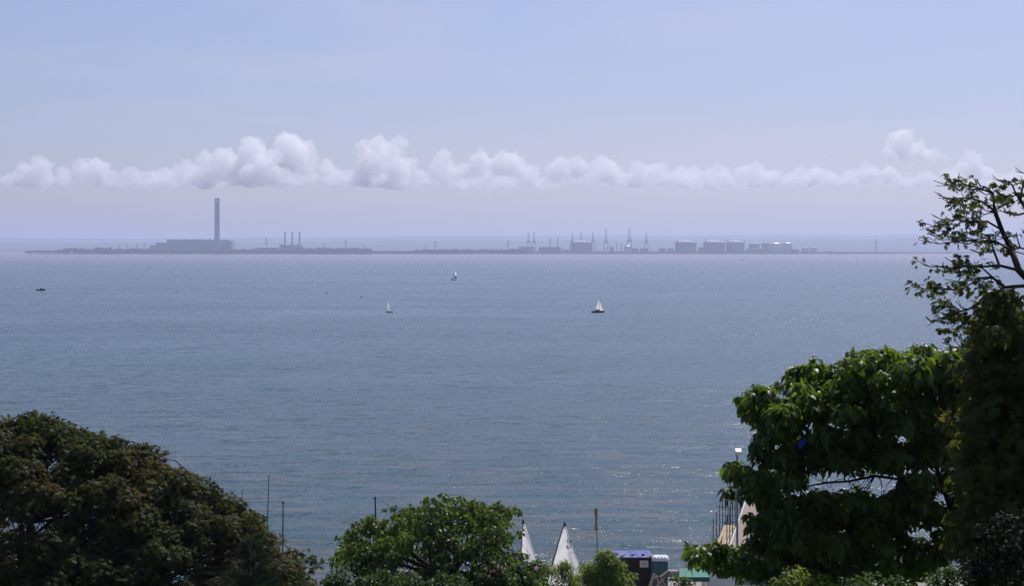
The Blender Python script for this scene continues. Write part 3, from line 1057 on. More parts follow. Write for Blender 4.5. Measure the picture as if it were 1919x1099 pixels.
for i, (px, lab) in enumerate(((534, 'left slim chimney of the row of three beside the giant chimney'), (547.6, 'middle slim chimney of the row of three beside the giant chimney'),
                               (561.2, 'right slim chimney of the row of three beside the giant chimney'))):
    t = thing('chimney', lab, 'chimney', (xa(px, 8200), 8200, G0), 'three slim chimneys')
    b = MB()
    h = zt(435, 8200) - G0
    b.lathe(t.location, [(4.0, -2), (3.6, h * .5), (3.5, h - 6)], 14).build('shaft', M['far_dark'], t)
    b = MB()
    b.lathe(t.location, [(4.4, h - 6), (4.4, h), (3.2, h)], 14).build('cap', M['far_dark'], t)
t = thing('turbine_hall', 'low turbine halls joined below the three slim chimneys', 'power station', (xa(545, 8190), 8190, G0))
b = MB()
for px0, px1, py in ((524, 531, 459), (531.05, 540, 460), (540.05, 552, 459.3), (552.05, 566, 460.5)):
    block(b, px0, px1, py, 8190, 40)
b.build('wall', M['far_wall'], t)
b = MB()
for px in (527, 543, 556):
    block(b, px, px + 2.5, 458, 8200, 8, zt(461, 8190))
b.each('roof_vent', M['far_dark'], t)
t = thing('warehouse', 'long low shed with a bright roof left of the three slim chimneys', 'warehouse', (xa(500, 8150), 8150, G0), 'low sheds on the far shore')
b = MB()
block(b, 481, 520, 463.4, 8150, 40)
b.build('wall', M['far_wall'], t)
b = MB()
zr = zt(463.4, 8150)
b.poly([(xa(480.6, 8150), 8149, zr + .1), (xa(520.4, 8150), 8149, zr + .1), (xa(520.4, 8150), 8170, zr + 3.2), (xa(480.6, 8150), 8170, zr + 1.6), (xa(480.6, 8150), 8191, zr + .1), (xa(520.4, 8150), 8191, zr + .1)],
       [(0, 1, 2, 3), (3, 2, 5, 4), (0, 3, 4), (1, 5, 2)]).build('roof', M['far_light'], t)


# ------------------------------------------------------------------ pylons
def pylon(px, top, Y, label, w=1.0):
    t = thing('pylon', label, 'pylon', (xa(px, Y), Y, G0), 'power pylons on the far shore')
    h = zt(top, Y) - G0
    x, y, z = t.location
    b = MB()
    hb, ht = h * .085, h * .014
    for sx in (-1, 1):
        for sy in (-1, 1):
            b.tube([(x + sx * hb, y + sy * hb, z - 1), (x + sx * hb * .45, y + sy * hb * .45, z + h * .5), (x + sx * ht, y + sy * ht, z + h)], [.55 * w, .5 * w, .4 * w], 4)
    for k in range(7):
        f0, f1 = k / 7, (k + 1) / 7
        r0, r1 = hb + (ht - hb) * f0, hb + (ht - hb) * f1
        for s in (-1, 1):
            b.tube([(x - s * r0, y - r0, z + h * f0), (x + s * r1, y - r1, z + h * f1)], .28 * w, 4)
    b.build('tower', M['pylon'], t)
    for f, wd in ((.62, .16), (.76, .19), (.9, .13)):
        a = MB()
        a.tube([(x - h * wd, y, z + h * f), (x, y, z + h * (f + .025)), (x + h * wd, y, z + h * f)], [.35 * w, .6 * w, .35 * w], 4)
        a.tube([(x - h * wd, y, z + h * f), (x + h * wd, y, z + h * f)], .3 * w, 4)
        a.build('crossarm', M['pylon'], t)


pylon(499.5, 445.5, 8260, 'pylon between the giant chimney and the three slim chimneys', 1.3)
pylon(648, 449.5, 8300, 'pylon above the tree belt just right of the three slim chimneys', 1.2)
pylon(684, 458, 8900, 'short distant pylon at the right end of the tree belt below the hills', 1.1)
pylon(606, 457, 9000, 'faint short pylon over the tree belt, nearest the three slim chimneys', 1.0)
pylon(816, 452, 8250, 'solitary pylon at the start of the tree row in mid shore', 1.4)
pylon(798, 458, 9000, 'faint pylon just left of the solitary mid-shore pylon', 1.0)
pylon(952.5, 450, 8200, 'slender mast-like pylon left of the twin port cranes', 1.5)
pylon(1642, 448, 8150, 'tall pylon standing alone on the low spit right of the tanks', 1.3)
pylon(1776, 456, 8600, 'small pylon on the low spit near the bare chestnut twigs', 1.2)
for px, tp, lb in ((224, 457, 'faint pylon farthest left behind the left tree belt'), (238, 457, 'faint pylon second from the left behind the left tree belt'),
                   (256, 454.5, 'taller faint pylon in the row behind the left tree belt'), (271, 455, 'faint pylon closest to the stepped end of the power station')):
    pylon(px, tp, 9300, lb, .9)


# ------------------------------------------------------------------ port cranes (gantry, boom raised)
def crane(px, top, Y, label, half=5.5, boomw=1.5, portal=451.5):
    t = thing('port_crane', label, 'crane', (xa(px, Y), Y, G0), 'raised port cranes')
    x, y, z = t.location
    m = Y / F
    hw, bw = half * m, boomw * m
    zp, ztop = zt(portal, Y) - z, zt(top, Y) - z
    for sx in (-1, 1):
        for sy in (-1, 1):
            MB().tube([(x + sx * hw, y + sy * 11, z - 1), (x + sx * hw * .82, y + sy * 11, z + zp)], 1.25, 6).build('leg', M['crane'], t)
    b = MB()
    for sy in (-1, 1):
        b.box((x, y + sy * 11, z + zp), (hw * 2, 2.6, 3.2))
        b.box((x, y + sy * 11, z + zp * .42), (hw * 1.9, 2, 2.2))
    for sx in (-1, 1):
        b.box((x + sx * hw * .8, y, z + zp + .4), (2.4, 20, 2.8))
    b.each('portal_beam', M['crane'], t)
    MB().box((x + hw * .3, y + 6, z + zp + 4.6), (hw * .9, 10, 6)).build('machinery_house', M['crane'], t)
    b = MB()
    zm = zp + (ztop - zp) * .42
    for sx in (-1, 1):
        b.tube([(x + sx * hw * .62, y + 8, z + zp + 1), (x + sx * bw * .9, y, z + zm)], 1.1, 6)
        b.tube([(x + sx * hw * .62, y - 8, z + zp + 1), (x + sx * bw * .9, y - 1, z + zm)], 1.0, 6)
    b.build('apex_frame', M['crane'], t)
    b = MB()
    for sx in (-1, 1):
        b.tube([(x + sx * bw, y - 10, z + zp + 2), (x + sx * bw, y - 5, z + ztop - 4), (x + sx * bw * .5, y - 4.6, z + ztop)], 1.15, 6)
    for k in range(1, 6):
        q = k / 5.0
        zz = zp + 2 + (ztop - 3 - zp - 2) * q
        b.box((x, y - 10 + 5 * q, z + zz), (bw * 2, 1.2, 1.6))
    b.build('boom', M['crane'], t)


crane(990.3, 435.5, 8300, 'left one of the twin slender cranes by the low warehouse', 3.5, .8, 454.5)
crane(1000.6, 435.5, 8300, 'right one of the twin slender cranes by the low warehouse', 3.5, .8, 454.5)
crane(1072.8, 437, 8420, 'thin crane boom rising behind the left side of the lone domed tank', 3.5, .6, 453)
crane(1089.2, 436, 8430, 'thin crane boom rising behind the middle of the lone domed tank', 3.5, .8, 453)
crane(1111, 436, 8380, 'crane whose legs show just right of the lone domed tank', 3.6, .8, 453)
crane(1135.5, 429.5, 8250, 'tall open-framed crane, second tallest, standing clear right of the lone tank', 4.3, 1.2, 455)
crane(1179.5, 427, 8250, 'tallest open-framed crane with a rounded top above the small silver tank', 4.5, 1.6, 452.5)
crane(1211, 435.5, 8300, 'rightmost single crane standing beyond the tallest one', 3.6, .8, 455)


# ------------------------------------------------------------------ tanks
def tank(px0, px1, wall, dome, Y, label, metal=False, fit=True, group='big domed gas tanks'):
    cx, r = xa((px0 + px1) / 2, Y), (xa(px1, Y) - xa(px0, Y)) / 2
    t = thing('storage_tank', label, 'tank', (cx, Y + r, G0), group)
    zw, zd = zt(wall, Y) - G0, zt(dome, Y) - G0
    MB().lathe(t.location, [(r, -2), (r, zw), (r * .99, zw + .5)], 36).build('wall', M['tank_metal' if metal else 'tank_wall'], t, False)
    b = MB()
    pr = [(r * 1.004, zw - .6)]
    for k in range(9):
        a = k / 8 * R(88)
        pr.append((r * math.cos(a), zw + .6 + (zd - zw) * math.sin(a)))
    b.lathe(t.location, pr, 36).build('dome', M['tank_metal' if metal else 'tank_dome'], t, True)
    if fit:
        b = MB()
        b.box((cx - r * .86, Y + r * .4, G0 + (zd + 5) / 2), (4, 4, zd + 5))
        b.box((cx + r * .55, Y + r * .6, G0 + zd + 1), (10, 6, 4))
        b.box((cx + r * .98, Y + r, G0 + zd * .5), (3, 6, zd))
        b.each('pipe_tower', M['far_dark'], t)
    return t


tank(1069.5, 1111, 455, 451, 8330, 'lone large domed tank between the two thin chimneys and the open cranes')
tank(1267, 1307, 455.5, 450.6, 8160, 'first of the three big domed tanks, nearest the cranes')
tank(1320.5, 1361, 455.5, 450.4, 8150, 'middle one of the three big domed tanks, tucked against its right neighbour')
tank(1362.5, 1397.5, 455.5, 450.6, 8190, 'last of the three big domed tanks, right of its close neighbour')
g = 'smaller tanks right of the big ones'
tank(1405, 1425, 457.5, 455.2, 8200, 'small dull domed tank with a wide base building, leftmost of the smaller tanks', False, False, g)
tank(1428, 1442, 456, 454.8, 8260, 'small narrow tank between two domed ones in the smaller tank cluster', False, False, g)
tank(1442.5, 1466, 457.5, 454.8, 8180, 'small domed tank with a bright sunlit shoulder in the smaller tank cluster', True, False, g)
tank(1466.5, 1486.5, 456.8, 454.9, 8210, 'small sunlit tank at the right end of the smaller tank cluster', True, False, g)
tank(1503, 1516.5, 464.6, 464, 8200, 'low pale tank, left one of the low pair on the open shore', True, False, g)
tank(1519, 1533, 464.6, 464, 8200, 'low pale tank, right one of the low pair on the open shore', True, False, g)
tank(1170, 1182.5, 462.5, 460.5, 8120, 'small silver tank in front of the tallest crane', True, False, g)


# ------------------------------------------------------------------ low sheds and stacks
def shed_far(px0, px1, py, label, Y=8180, mat='far_wall', roof='far_dark'):
    t = thing('warehouse', label, 'warehouse', (xa((px0 + px1) / 2, Y), Y, G0), 'low sheds on the far shore')
    b = MB()
    block(b, px0, px1, py, Y, 35)
    b.build('wall', M[mat], t)
    z = zt(py, Y)
    x0, x1 = xa(px0, Y) - .6, xa(px1, Y) + .6
    b = MB()
    b.poly([(x0, Y - .7, z + .1), (x1, Y - .7, z + .1), (x1, Y + 17, z + 3), (x0, Y + 17, z + 3), (x0, Y + 36, z + .1), (x1, Y + 36, z + .1)], [(0, 1, 2, 3), (3, 2, 5, 4), (0, 3, 4), (1, 5, 2)])
    b.build('roof', M[roof], t)
    b = MB()
    n = max(1, int((px1 - px0) / 5))
    for k in range(n):
        q = px0 + (px1 - px0) * (k + .5) / n
        block(b, q - .5, q + .5, 469.3, Y - .6, .5)
    b.each('door', M['far_light'], t)


shed_far(972, 1001, 463, 'broad low warehouse under the twin slender cranes', 8220)
shed_far(1010, 1034, 463.5, 'low building at the left of the two thin chimneys', 8260)
shed_far(1034.1, 1052, 463.8, 'low building between and right of the two thin chimneys', 8262)
shed_far(1054, 1068, 468, 'very low shed just left of the lone domed tank', 8240)
shed_far(1144, 1150, 463.5, 'tiny shed between the second tallest crane and the small silver tank')
shed_far(1184, 1197, 466, 'low shed right below the tallest crane', 8150)
shed_far(1201, 1215, 466, 'low shed at the foot of the rightmost single crane', 8150)
shed_far(1235.5, 1248, 466, 'pale long shed left of the small shed by the big tanks', 8170)
shed_far(1252, 1262.5, 466.5, 'small shed immediately left of the first big tank', 8170)
shed_far(1310, 1319, 464, 'small block squeezed between the first and middle big tanks', 8230)
shed_far(1400, 1432, 466.5, 'flat plant building in front of the smaller tanks', 8120)
shed_far(1487, 1497, 467.5, 'small shed at the right end of the smaller tank cluster', 8200)
for px, top, lab in ((1031, 447, 'left one of two thin chimneys near the lone domed tank'), (1045.3, 446.8, 'right one of two thin chimneys near the lone domed tank')):
    t = thing('chimney', lab, 'chimney', (xa(px, 8240), 8240, G0), 'two thin chimneys by the tank')
    h = zt(top, 8240) - G0
    MB().lathe(t.location, [(2.9, -2), (2.6, h * .6), (2.5, h - 4)], 12).build('shaft', M['far_dark'], t)
    MB().lathe(t.location, [(3.2, h - 4), (3.2, h), (2.2, h)], 12).build('cap', M['far_dark'], t)
for px, top, lab in ((1156, 457, 'left one of two short stacks between the two tallest cranes'), (1165, 457, 'right one of two short stacks between the two tallest cranes')):
    t = thing('chimney', lab, 'chimney', (xa(px, 8180), 8180, G0), 'two short stacks by the cranes')
    h = zt(top, 8180) - G0
    MB().lathe(t.location, [(2.2, -2), (1.9, h)], 10).build('shaft', M['far_dark'], t)
    MB().lathe(t.location, [(2.4, h), (2.4, h + 2), (1.6, h + 2)], 10).build('cap', M['far_dark'], t)


# ================================================================== BOATS AND BUOYS
def hull_mesh(mb, L, B, H, sheer=.25, n=12):
    """hull along +x (bow), keel line just under the water, origin at the waterline centre"""
    def fn(u, v):
        x = (u - .5) * L
        t_ = u
        half = B / 2 * (1 - max(0, (t_ - .45) / .55) ** 2.2) * (.82 + .18 * min(1, t_ / .3))
        a = (v - .5) * math.pi
        y = half * math.sin(a) ** 1 if abs(v - .5) < .5 else half * (1 if v > .5 else -1)
        top = H + sheer * H * (2 * t_ - .8) ** 2
        z = -.18 * B + (top + .18 * B) * (1 - math.cos(a)) ** .8
        return (x, y, z)
    b = len(mb.v)
    mb.grid(fn, n, 10)
    # transom and deck
    mb.f.append(tuple(b + j * (n + 1) for j in range(11)))
    top0 = [b + i for i in range(n + 1)]
    top1 = [b + 10 * (n + 1) + i for i in range(n + 1)]
    for i in range(n):
        mb.f.append((top0[i], top1[i], top1[i + 1], top0[i + 1]))


def place(o, loc, rz):
    o.location = loc
    o.rotation_euler = (0, 0, rz)


def local_thing(name, label, cat, group=None):
    return thing(name, label, cat, (0, 0, 0), group)


def sail_tri(mb, foot, head, clew, belly, n=8):
    foot, head, clew = Vector(foot), Vector(head), Vector(clew)
    nn = (head - foot).cross(clew - foot).normalized()

    def fn(u, v):
        p = foot.lerp(head, v)
        q = clew.lerp(head, v)
        r_ = p.lerp(q, u)
        return r_ + nn * belly * math.sin(u * math.pi) * (1 - v) ** .6 * min(1, v * 4 + .3)
    mb.grid(fn, n, n)


def sitter(name, label, loc, rz, jacket, parent=None):
    """small seated figure: one continuous body with jacket-coloured clothing, head"""
    me = bpy.data.meshes.new('person')
    vs = [(0, 0, 0), (0, 0, .25), (0, 0, .48), (0, 0, .6), (0, 0, .74), (.22, .1, .02), (.42, .1, .0), (.44, .1, -.35), (.22, -.1, .02), (.42, -.1, .0), (.44, -.1, -.35),
          (.02, .2, .45), (.16, .24, .25), (.36, .16, .22), (.02, -.2, .45), (.16, -.24, .25), (.36, -.16, .22)]
    es = [(0, 1), (1, 2), (2, 3), (3, 4), (0, 5), (5, 6), (6, 7), (0, 8), (8, 9), (9, 10), (2, 11), (11, 12), (12, 13), (2, 14), (14, 15), (15, 16)]
    rad = [.15, .16, .15, .06, .11, .1, .08, .05, .1, .08, .05, .07, .055, .04, .07, .055, .04]
    me.from_pydata(vs, es, [])
    o = bpy.data.objects.new(name, me)
    COL.objects.link(o)
    sk = o.modifiers.new('skin', 'SKIN')
    for i, v in enumerate(me.skin_vertices[0].data):
        v.radius = (rad[i], rad[i])
        v.use_root = i == 0
    o.modifiers.new('sub', 'SUBSURF').levels = 1
    o.modifiers['sub'].render_levels = 1
    me.materials.append(jacket)
    place(o, loc, rz)
    tag(o, label, 'person')
    h = MB()
    h.lathe((0, 0, 0), [(.02, .62), (.085, .66), (.105, .74), (.09, .83), (.03, .87)], 10)
    ho = h.build('hair', M['jacket'], None, True)
    ho.parent = o
    return o


# yacht
Y = 718
t = local_thing('sailing_yacht', 'dark-hulled yacht with a white mainsail and jib, farther right of the sailing dinghy', 'yacht')
h = MB()
hull_mesh(h, 5.6, 1.9, .55, .3)
h.build('hull', M['hull_dark'], t, True)
MB().box((-.2, 0, .85), (1.7, 1.1, .5)).build('cabin', M['hull_dark'], t, bevel=.08)
MB().box((-.15, 0, .98), (.9, 1.12, .2)).build('cabin_window', M['hull_white'], t)
MB().tube([(.75, 0, .5), (.7, 0, 7.6)], [.055, .035], 6).build('mast', M['mast'], t)
MB().tube([(.72, 0, 1.45), (-1.0, .45, 1.4)], .04, 6).build('boom', M['mast'], t)
s = MB()
sail_tri(s, (.66, 0, 1.5), (.7, 0, 6.6), (-1.0, .45, 1.45), .25)
s.build('mainsail', M['sail'], t, True)
s = MB()
sail_tri(s, (2.55, 0, .75), (.85, 0, 5.0), (.75, .35, .95), .25)
s.build('jib', M['sail'], t, True)
p = at(1120.5, 586, Y)
place(t, (p.x, Y, .05), R(4))
sitter('person', 'helmsman in a dark jacket sitting in the stern of the dark-hulled yacht', (p.x - 1.3, Y - .35, .6), R(10), M['jacket'])

# racing dinghy end-on
t = local_thing('sailing_dinghy', 'sailing dinghy seen almost end-on with a narrow pale sail and a wake', 'dinghy')
h = MB()
hull_mesh(h, 4.2, 1.5, .38, .3)
h.build('hull', M['hull_tan'], t, True)
MB().tube([(.9, 0, .3), (.75, 0, 6.7)], [.05, .03], 6).build('mast', M['mast'], t)
s = MB()
sail_tri(s, (.85, 0, .9), (.76, 0, 6.3), (-1.6, .95, .85), .35)
s.build('mainsail', M['sail'], t, True)
s = MB()
sail_tri(s, (2.0, 0, .5), (.8, 0, 4.6), (.7, .4, .7), .2)
s.build('jib', M['sail'], t, True)
MB().tube([(.85, 0, .85), (-1.5, .55, .8)], .035, 6).build('boom', M['mast'], t)
p = at(727.5, 586, Y)
place(t, (p.x + .5, Y, .05), R(128))
sitter('person', 'sailor in dark clothes sitting out on the end-on sailing dinghy', (p.x - .6, Y - 1.0, .42), R(40), M['jacket'])
fo = MB()
rng = np.random.default_rng(5)
for k in range(26):
    x = p.x + 1.2 + rng.uniform(0, 1) ** 1.4 * 4.6
    fo.lathe((x, Y - .8 + rng.normal() * .25, -.02), [(.02 + rng.uniform(.05, .22), 0), (.1, .05 + rng.uniform(0, .12)), (.01, .16)], 7)
tag(fo.build('wake_foam', M['foam'], None, True), 'white foam trailing from the sailing dinghy', 'foam', None, 'stuff')

# spinnaker boat
Y = 1462
t = local_thing('sailing_dinghy', 'distant boat running under a white and blue spinnaker', 'dinghy')
h = MB()
hull_mesh(h, 6.4, 1.9, .5, .3)
h.build('hull', M['hull_dark'], t, True)
MB().tube([(.6, 0, .4), (.5, 0, 8.2)], [.07, .05], 6).build('mast', M['mast'], t)
s = MB()


def spin(u, v):
    a = (u - .5) * 2.2
    w = math.sin(min(1, (1 - v) * 1.25 + .12) * math.pi * .5) * 1.75
    bulge = math.sin(v * math.pi * .92 + .15)
    return (1.7 + bulge * 1.15 * math.cos(a), w * math.sin(a) * (.6 + .4 * bulge), 1.1 + v * 6.6)


s.grid(spin, 10, 14)
so = s.build('spinnaker', M['sail'], t, True)
so.data.materials.append(M['sail_blue'])
for i, pl in enumerate(so.data.polygons):
    if i // 10 < 5:
        pl.material_index = 1
s = MB()
sail_tri(s, (.5, 0, 1.3), (.5, 0, 7.4), (-1.2, 1.1, 1.2), .3)
s.build('mainsail', M['sail_grey'], t, True)
p = at(850.5, 525.5, Y)
place(t, (p.x, Y, .05), R(38))
sitter('person', 'crew member in maroon at the stern of the spinnaker boat', (p.x - 1.7, Y - 1.3, .55), 0, M['jacket_red'])
sitter('person', 'crew member in dark clothes amidships in the spinnaker boat', (p.x - .9, Y - .7, .55), 0, M['jacket'])

# motor boat
Y = 1092
t = local_thing('motor_boat', 'small dark motor boat alone on the left of the water', 'boat')
h = MB()
hull_mesh(h, 5.6, 2.0, .75, .35)
h.build('hull', M['hull_dark'], t, True)
MB().box((.2, 0, 1.15), (1.7, 1.4, .75)).build('cabin', M['hull_dark'], t, bevel=.12)
MB().box((.25, 0, 1.22), (1.2, 1.42, .28)).build('cabin_window', M['mast'], t)
MB().box((-2.9, 0, .55), (.35, .4, .9)).build('outboard_motor', M['black'], t, bevel=.08)
MB().tube([(-.4, 0, 1.5), (-.45, 0, 2.3)], .03, 5).build('mast', M['mast'], t)
p = at(77, 545, Y)
place(t, (p.x, Y, .05), R(6))


def buoy(px, py, s, label):
    Y = CAMH * F / (py - HZ)
    t = thing('buoy', label, 'buoy', (xa(px, Y), Y, 0), 'buoys on the water')
    MB().lathe(t.location, [(.25 * s, -.25 * s), (.55 * s, -.05 * s), (.6 * s, .25 * s), (.42 * s, .55 * s), (.12 * s, .66 * s)], 14).build('float', M['buoy'], t, True)
    MB().tube([t.location + Vector((0, 0, .6 * s)), t.location + Vector((0, 0, 1.15 * s))], .1 * s, 6).build('topmark', M['buoy'], t)


buoy(612, 550, .85, 'small dark buoy on the left water, above the sailing dinghy')
buoy(677, 558, .85, 'small dark buoy closest to the sailing dinghy')
buoy(1391.5, 488.5, 3.4, 'larger channel buoy in front of the far tanks, the nearer of a pair')
buoy(1399.2, 486.6, 3.0, 'channel buoy in front of the far tanks, the farther of a pair')


# stakes in the shallows
def stake(px, top, bot, Y, r, label, lean=0.0):
    a, b_ = at(px, top, Y), at(px + lean, bot, Y)
    d = (b_ - a).normalized()
    e = a + d * ((a.z + .6) / max(.1, -d.z))
    t = thing('mooring_stake', label, 'stake', (e.x, e.y, 0), 'stakes standing in the shallows')
    MB().tube([e, a.lerp(e, .5), a], [r * 1.15, r, r * .75], 7).build('shaft', M['stake'], t)
    k = MB()
    k.tube([a - d * .02, a + d * .12], [r * 1.3, r * 1.3], 7)
    k.build('top_cap', M['stake'], t)


stake(393.5, 896, 910, 150, .085, 'short thick dark stake just above the slope of the broad chestnut')
stake(454, 919, 940, 150, .035, 'thin short stake over the broad chestnut, left of the tall pair', -.5)
stake(504, 893, 958, 150, .045, 'tall thin leaning stake, higher one of the tall pair', -2.0)
stake(530.5, 942, 1010, 135, .06, 'tall upright stake, lower one of the tall pair beside the broad chestnut', -.5)
stake(703, 933, 966, 145, .085, 'thick short stake standing left of the middle catalpa', .8)

# ================================================================== BEACHED DINGHIES
txt_cache = {}


def digits(s):
    """flat outline mesh of the characters, about one unit high"""
    if s not in txt_cache:
        cu = bpy.data.curves.new('numerals', 'FONT')
        cu.body = s
        cu.size = 1.4
        cu.resolution_u = 3
        cu.offset = .028
        o = bpy.data.objects.new('numerals', cu)
        COL.objects.link(o)
        bpy.context.view_layer.update()
        dg = bpy.context.evaluated_depsgraph_get()
        me = bpy.data.meshes.new_from_object(o.evaluated_get(dg))
        vs = [v.co.copy() for v in me.vertices]
        fs = [tuple(p.vertices) for p in me.polygons]
        bpy.data.objects.remove(o)
        x0, x1 = min(v.x for v in vs), max(v.x for v in vs)
        y0, y1 = min(v.y for v in vs), max(v.y for v in vs)
        txt_cache[s] = ([((v.x - x0) / (x1 - x0), (v.y - y0) / (y1 - y0)) for v in vs], fs)
    return txt_cache[s]


def beached(label, Y, head, foot, leech, crease, numbers, hx):
    """dinghy on the promenade: sail outline by photo points, built at its distance with belly and fold"""
    g = 4.21
    cx = xa(hx, Y)
    t = thing('beached_dinghy', label, 'dinghy', (cx, Y, g), 'dinghies drawn up on the promenade')
    h = MB()
    hull_mesh(h, 4.0, 1.4, .4, .25)
    h.v = [(cx + v[0], Y + v[1], g + .3 + v[2]) for v in h.v]
    h.build('hull', M['hull_white'], t, True)
    MB().box((cx - .8, Y, g + .1), (.2, 1.2, .2)).box((cx + .9, Y, g + .1), (.2, 1.0, .2)).each('chock', M['timber_dark'], t)
    hp = at(*head, Y)
    fp = at(*foot, Y)
    d = (fp - hp).normalized()
    base = hp + d * ((hp.z - (g + .6)) / -d.z)
    MB().tube([base, base.lerp(hp, .5), hp], [.05, .045, .03], 8).build('mast', M['mast_black'], t, True)

    def ln(pts, py):
        return float(np.interp(py, [p[1] for p in pts], [p[0] for p in pts]))
    y0, y1 = head[1] + 5, 1104

    def sail(u, v):
        py = y0 + (y1 - y0) * v
        a = head[0] + (foot[0] - head[0]) * (py - head[1]) / (foot[1] - head[1]) + .6
        c, e = ln(crease, py), ln(leech, py)
        q = at(a + (c - a) * u * 2, py, Y) if u < .5 else at(c + (e - c) * (u - .5) * 2, py, Y)
        fold = (1 - abs(u - .5) * 2)
        wr = .018 * math.sin(v * 23 + u * 9) + .02 * math.sin(v * 9 - u * 14)
        q.y += -.42 * fold * (.15 + v) + wr
        return q
    s = MB()
    s.grid(sail, 16, 26)
    so = s.build('sail', M['sail'], t, True)
    b = MB()
    b.tube([at(head[0] - .2, head[1], Y), at(head[0] + .3, head[1] + 7, Y - .02)], [.035, .12], 8)
    b.build('masthead_patch', M['mast_black'], t)

    def uv_of(px, py):
        v = (py - y0) / (y1 - y0)
        a = head[0] + (foot[0] - head[0]) * (py - head[1]) / (foot[1] - head[1]) + .6
        c, e = ln(crease, py), ln(leech, py)
        u = (px - a) / (c - a) / 2 if px < c else .5 + (px - c) / (e - c) / 2
        return u, v
    for (ax, ay), (bx, by) in numbers.get('battens', ()):
        bt = MB()
        bt.tube([sail(*uv_of(ax + (bx - ax) * k / 4, ay + (by - ay) * k / 4)) + Vector((0, -.015, 0)) for k in range(5)], .012, 5)
        bt.build('batten', M['seam'], t).parent = so
    for s_, x0, x1, ya, yb, mir in numbers.get('text', ()):
        vs, fs = digits(s_)
        nm = MB()
        pts = []
        for (a, c) in vs:
            a = 1 - a if mir else a
            px, py = x0 + (x1 - x0) * a, yb + (ya - yb) * c
            u, v = uv_of(px + (yb - py) * -.0, py)
            pts.append(sail(u, v) + Vector((0, -.02, 0)))
        nm.poly(pts, [f[::-1] if mir else f for f in fs])
        nm.build('sail_number', M['number'], t).parent = so
    return t


beached('beached dinghy with a tall white sail marked with red numbers', 108, (1058, 979.5), (1036, 1056),
        [(1058, 979), (1064, 1000), (1073, 1024), (1084, 1056), (1090, 1076), (1098, 1106)], [(1058, 979), (1060, 992), (1063, 1020), (1068, 1058), (1073, 1106)],
        {'battens': (((1062.2, 1009.5), (1069, 1007.5)), ((1066.5, 1038.5), (1078, 1035)), ((1072, 1068), (1087, 1066))),
         'text': (('67', 1061, 1071.2, 1012, 1019.5, True), ('67', 1061, 1072, 1021.5, 1029, False))}, 1066)
beached('beached dinghy with a plain white sail half hidden by the middle catalpa', 112, (980.2, 975), (975.5, 1050),
        [(980, 975), (986, 990), (993, 1012), (1000, 1035), (1006, 1060), (1014, 1106)], [(980, 975), (982, 992), (985, 1020), (988, 1060), (992, 1106)], {}, 992)

# ================================================================== FLAG POLE
Y = 113
t = thing('flag_pole', 'thin wooden pole with a brown rag furled at its top beside the shed', 'pole', (xa(1121.5, Y), Y, 4.2))
a, b_ = at(1117.4, 953, Y), Vector((xa(1121.5, Y), Y, 4.1))
MB().tube([b_, a.lerp(b_, .5), a], [.04, .032, .024], 7).build('shaft', M['pole'], t)
fl = MB()


def rag(u, v):
    an = u * 2 * math.pi
    r_ = (.085 + .03 * math.sin(3 * an + v * 6) + .02 * math.sin(5 * an)) * (.75 + .35 * abs(math.sin(v * 4 + .8)))
    c = a.lerp(b_, .012 + v * .245)
    return (c.x - .03 + r_ * math.cos(an), c.y + r_ * math.sin(an), c.z + .05 * math.sin(an * 2))


fl.grid(rag, 14, 12).build('flag', M['rag'], t, True)

# ================================================================== SHED AND ITS CLUTTER
Y = 114.0
g = 4.204
x0, x1 = xa(1128, Y), xa(1220, Y)
ze = zt(1047.5, Y)
t = thing('shed', 'dark brown plank shed under a blue tarpaulin', 'shed', ((x0 + x1) / 2, Y + 1.1, g))
b = MB()
n = 22
for k in range(n):
    w = (x1 - x0) / n
    b.box((x0 + w * (k + .5), Y + .012 * (k % 2), (ze + g) / 2), (w - .012, .03, ze - g))
for s in (x0 + .02, x1 - .02):
    b.box((s, Y + 1.1, (ze + g) / 2), (.035, 2.12, ze - g))
b.box(((x0 + x1) / 2, Y + 2.2, (ze + g) / 2), (x1 - x0, .03, ze - g))
b.build('wall', M['shedwood'], t)
b = MB()
b.box(((x0 + x1) / 2, Y + 1.08, ze + .045), (x1 - x0 + .12, 2.4, .06))
b.build('roof', M['shedwood'], t)
b = MB()
b.box((x1 + .02, Y - .05, (ze + g) / 2), (.07, .07, ze - g - .02))
b.build('corner_post', M['timber_dark'], t)
b = MB()
b.box((xa(1197, Y), Y - .035, g + .95), (.8, .03, 1.85))
d_ = b.build('door', M['shedwood'], t)
hb = MB()
hb.box((xa(1189, Y), Y - .065, g + .95), (.04, .03, .12))
hb.build('handle', M['mast'], t).parent = d_

tp = MB()


def tarp_pt(u, v):
    x = x0 - .1 + (x1 - x0 + .22) * u
    y = Y - .16 + 2.55 * v
    z = ze + .115 + .03 * math.sin(u * 17 + v * 3) * math.sin(v * 3) + .012 * math.sin(u * 41 + v * 9)
    if v < .08:
        z -= .11 * (1 - v / .08)
    if u > .97 or u < .03:
        z -= .03
    return (x, y, z)


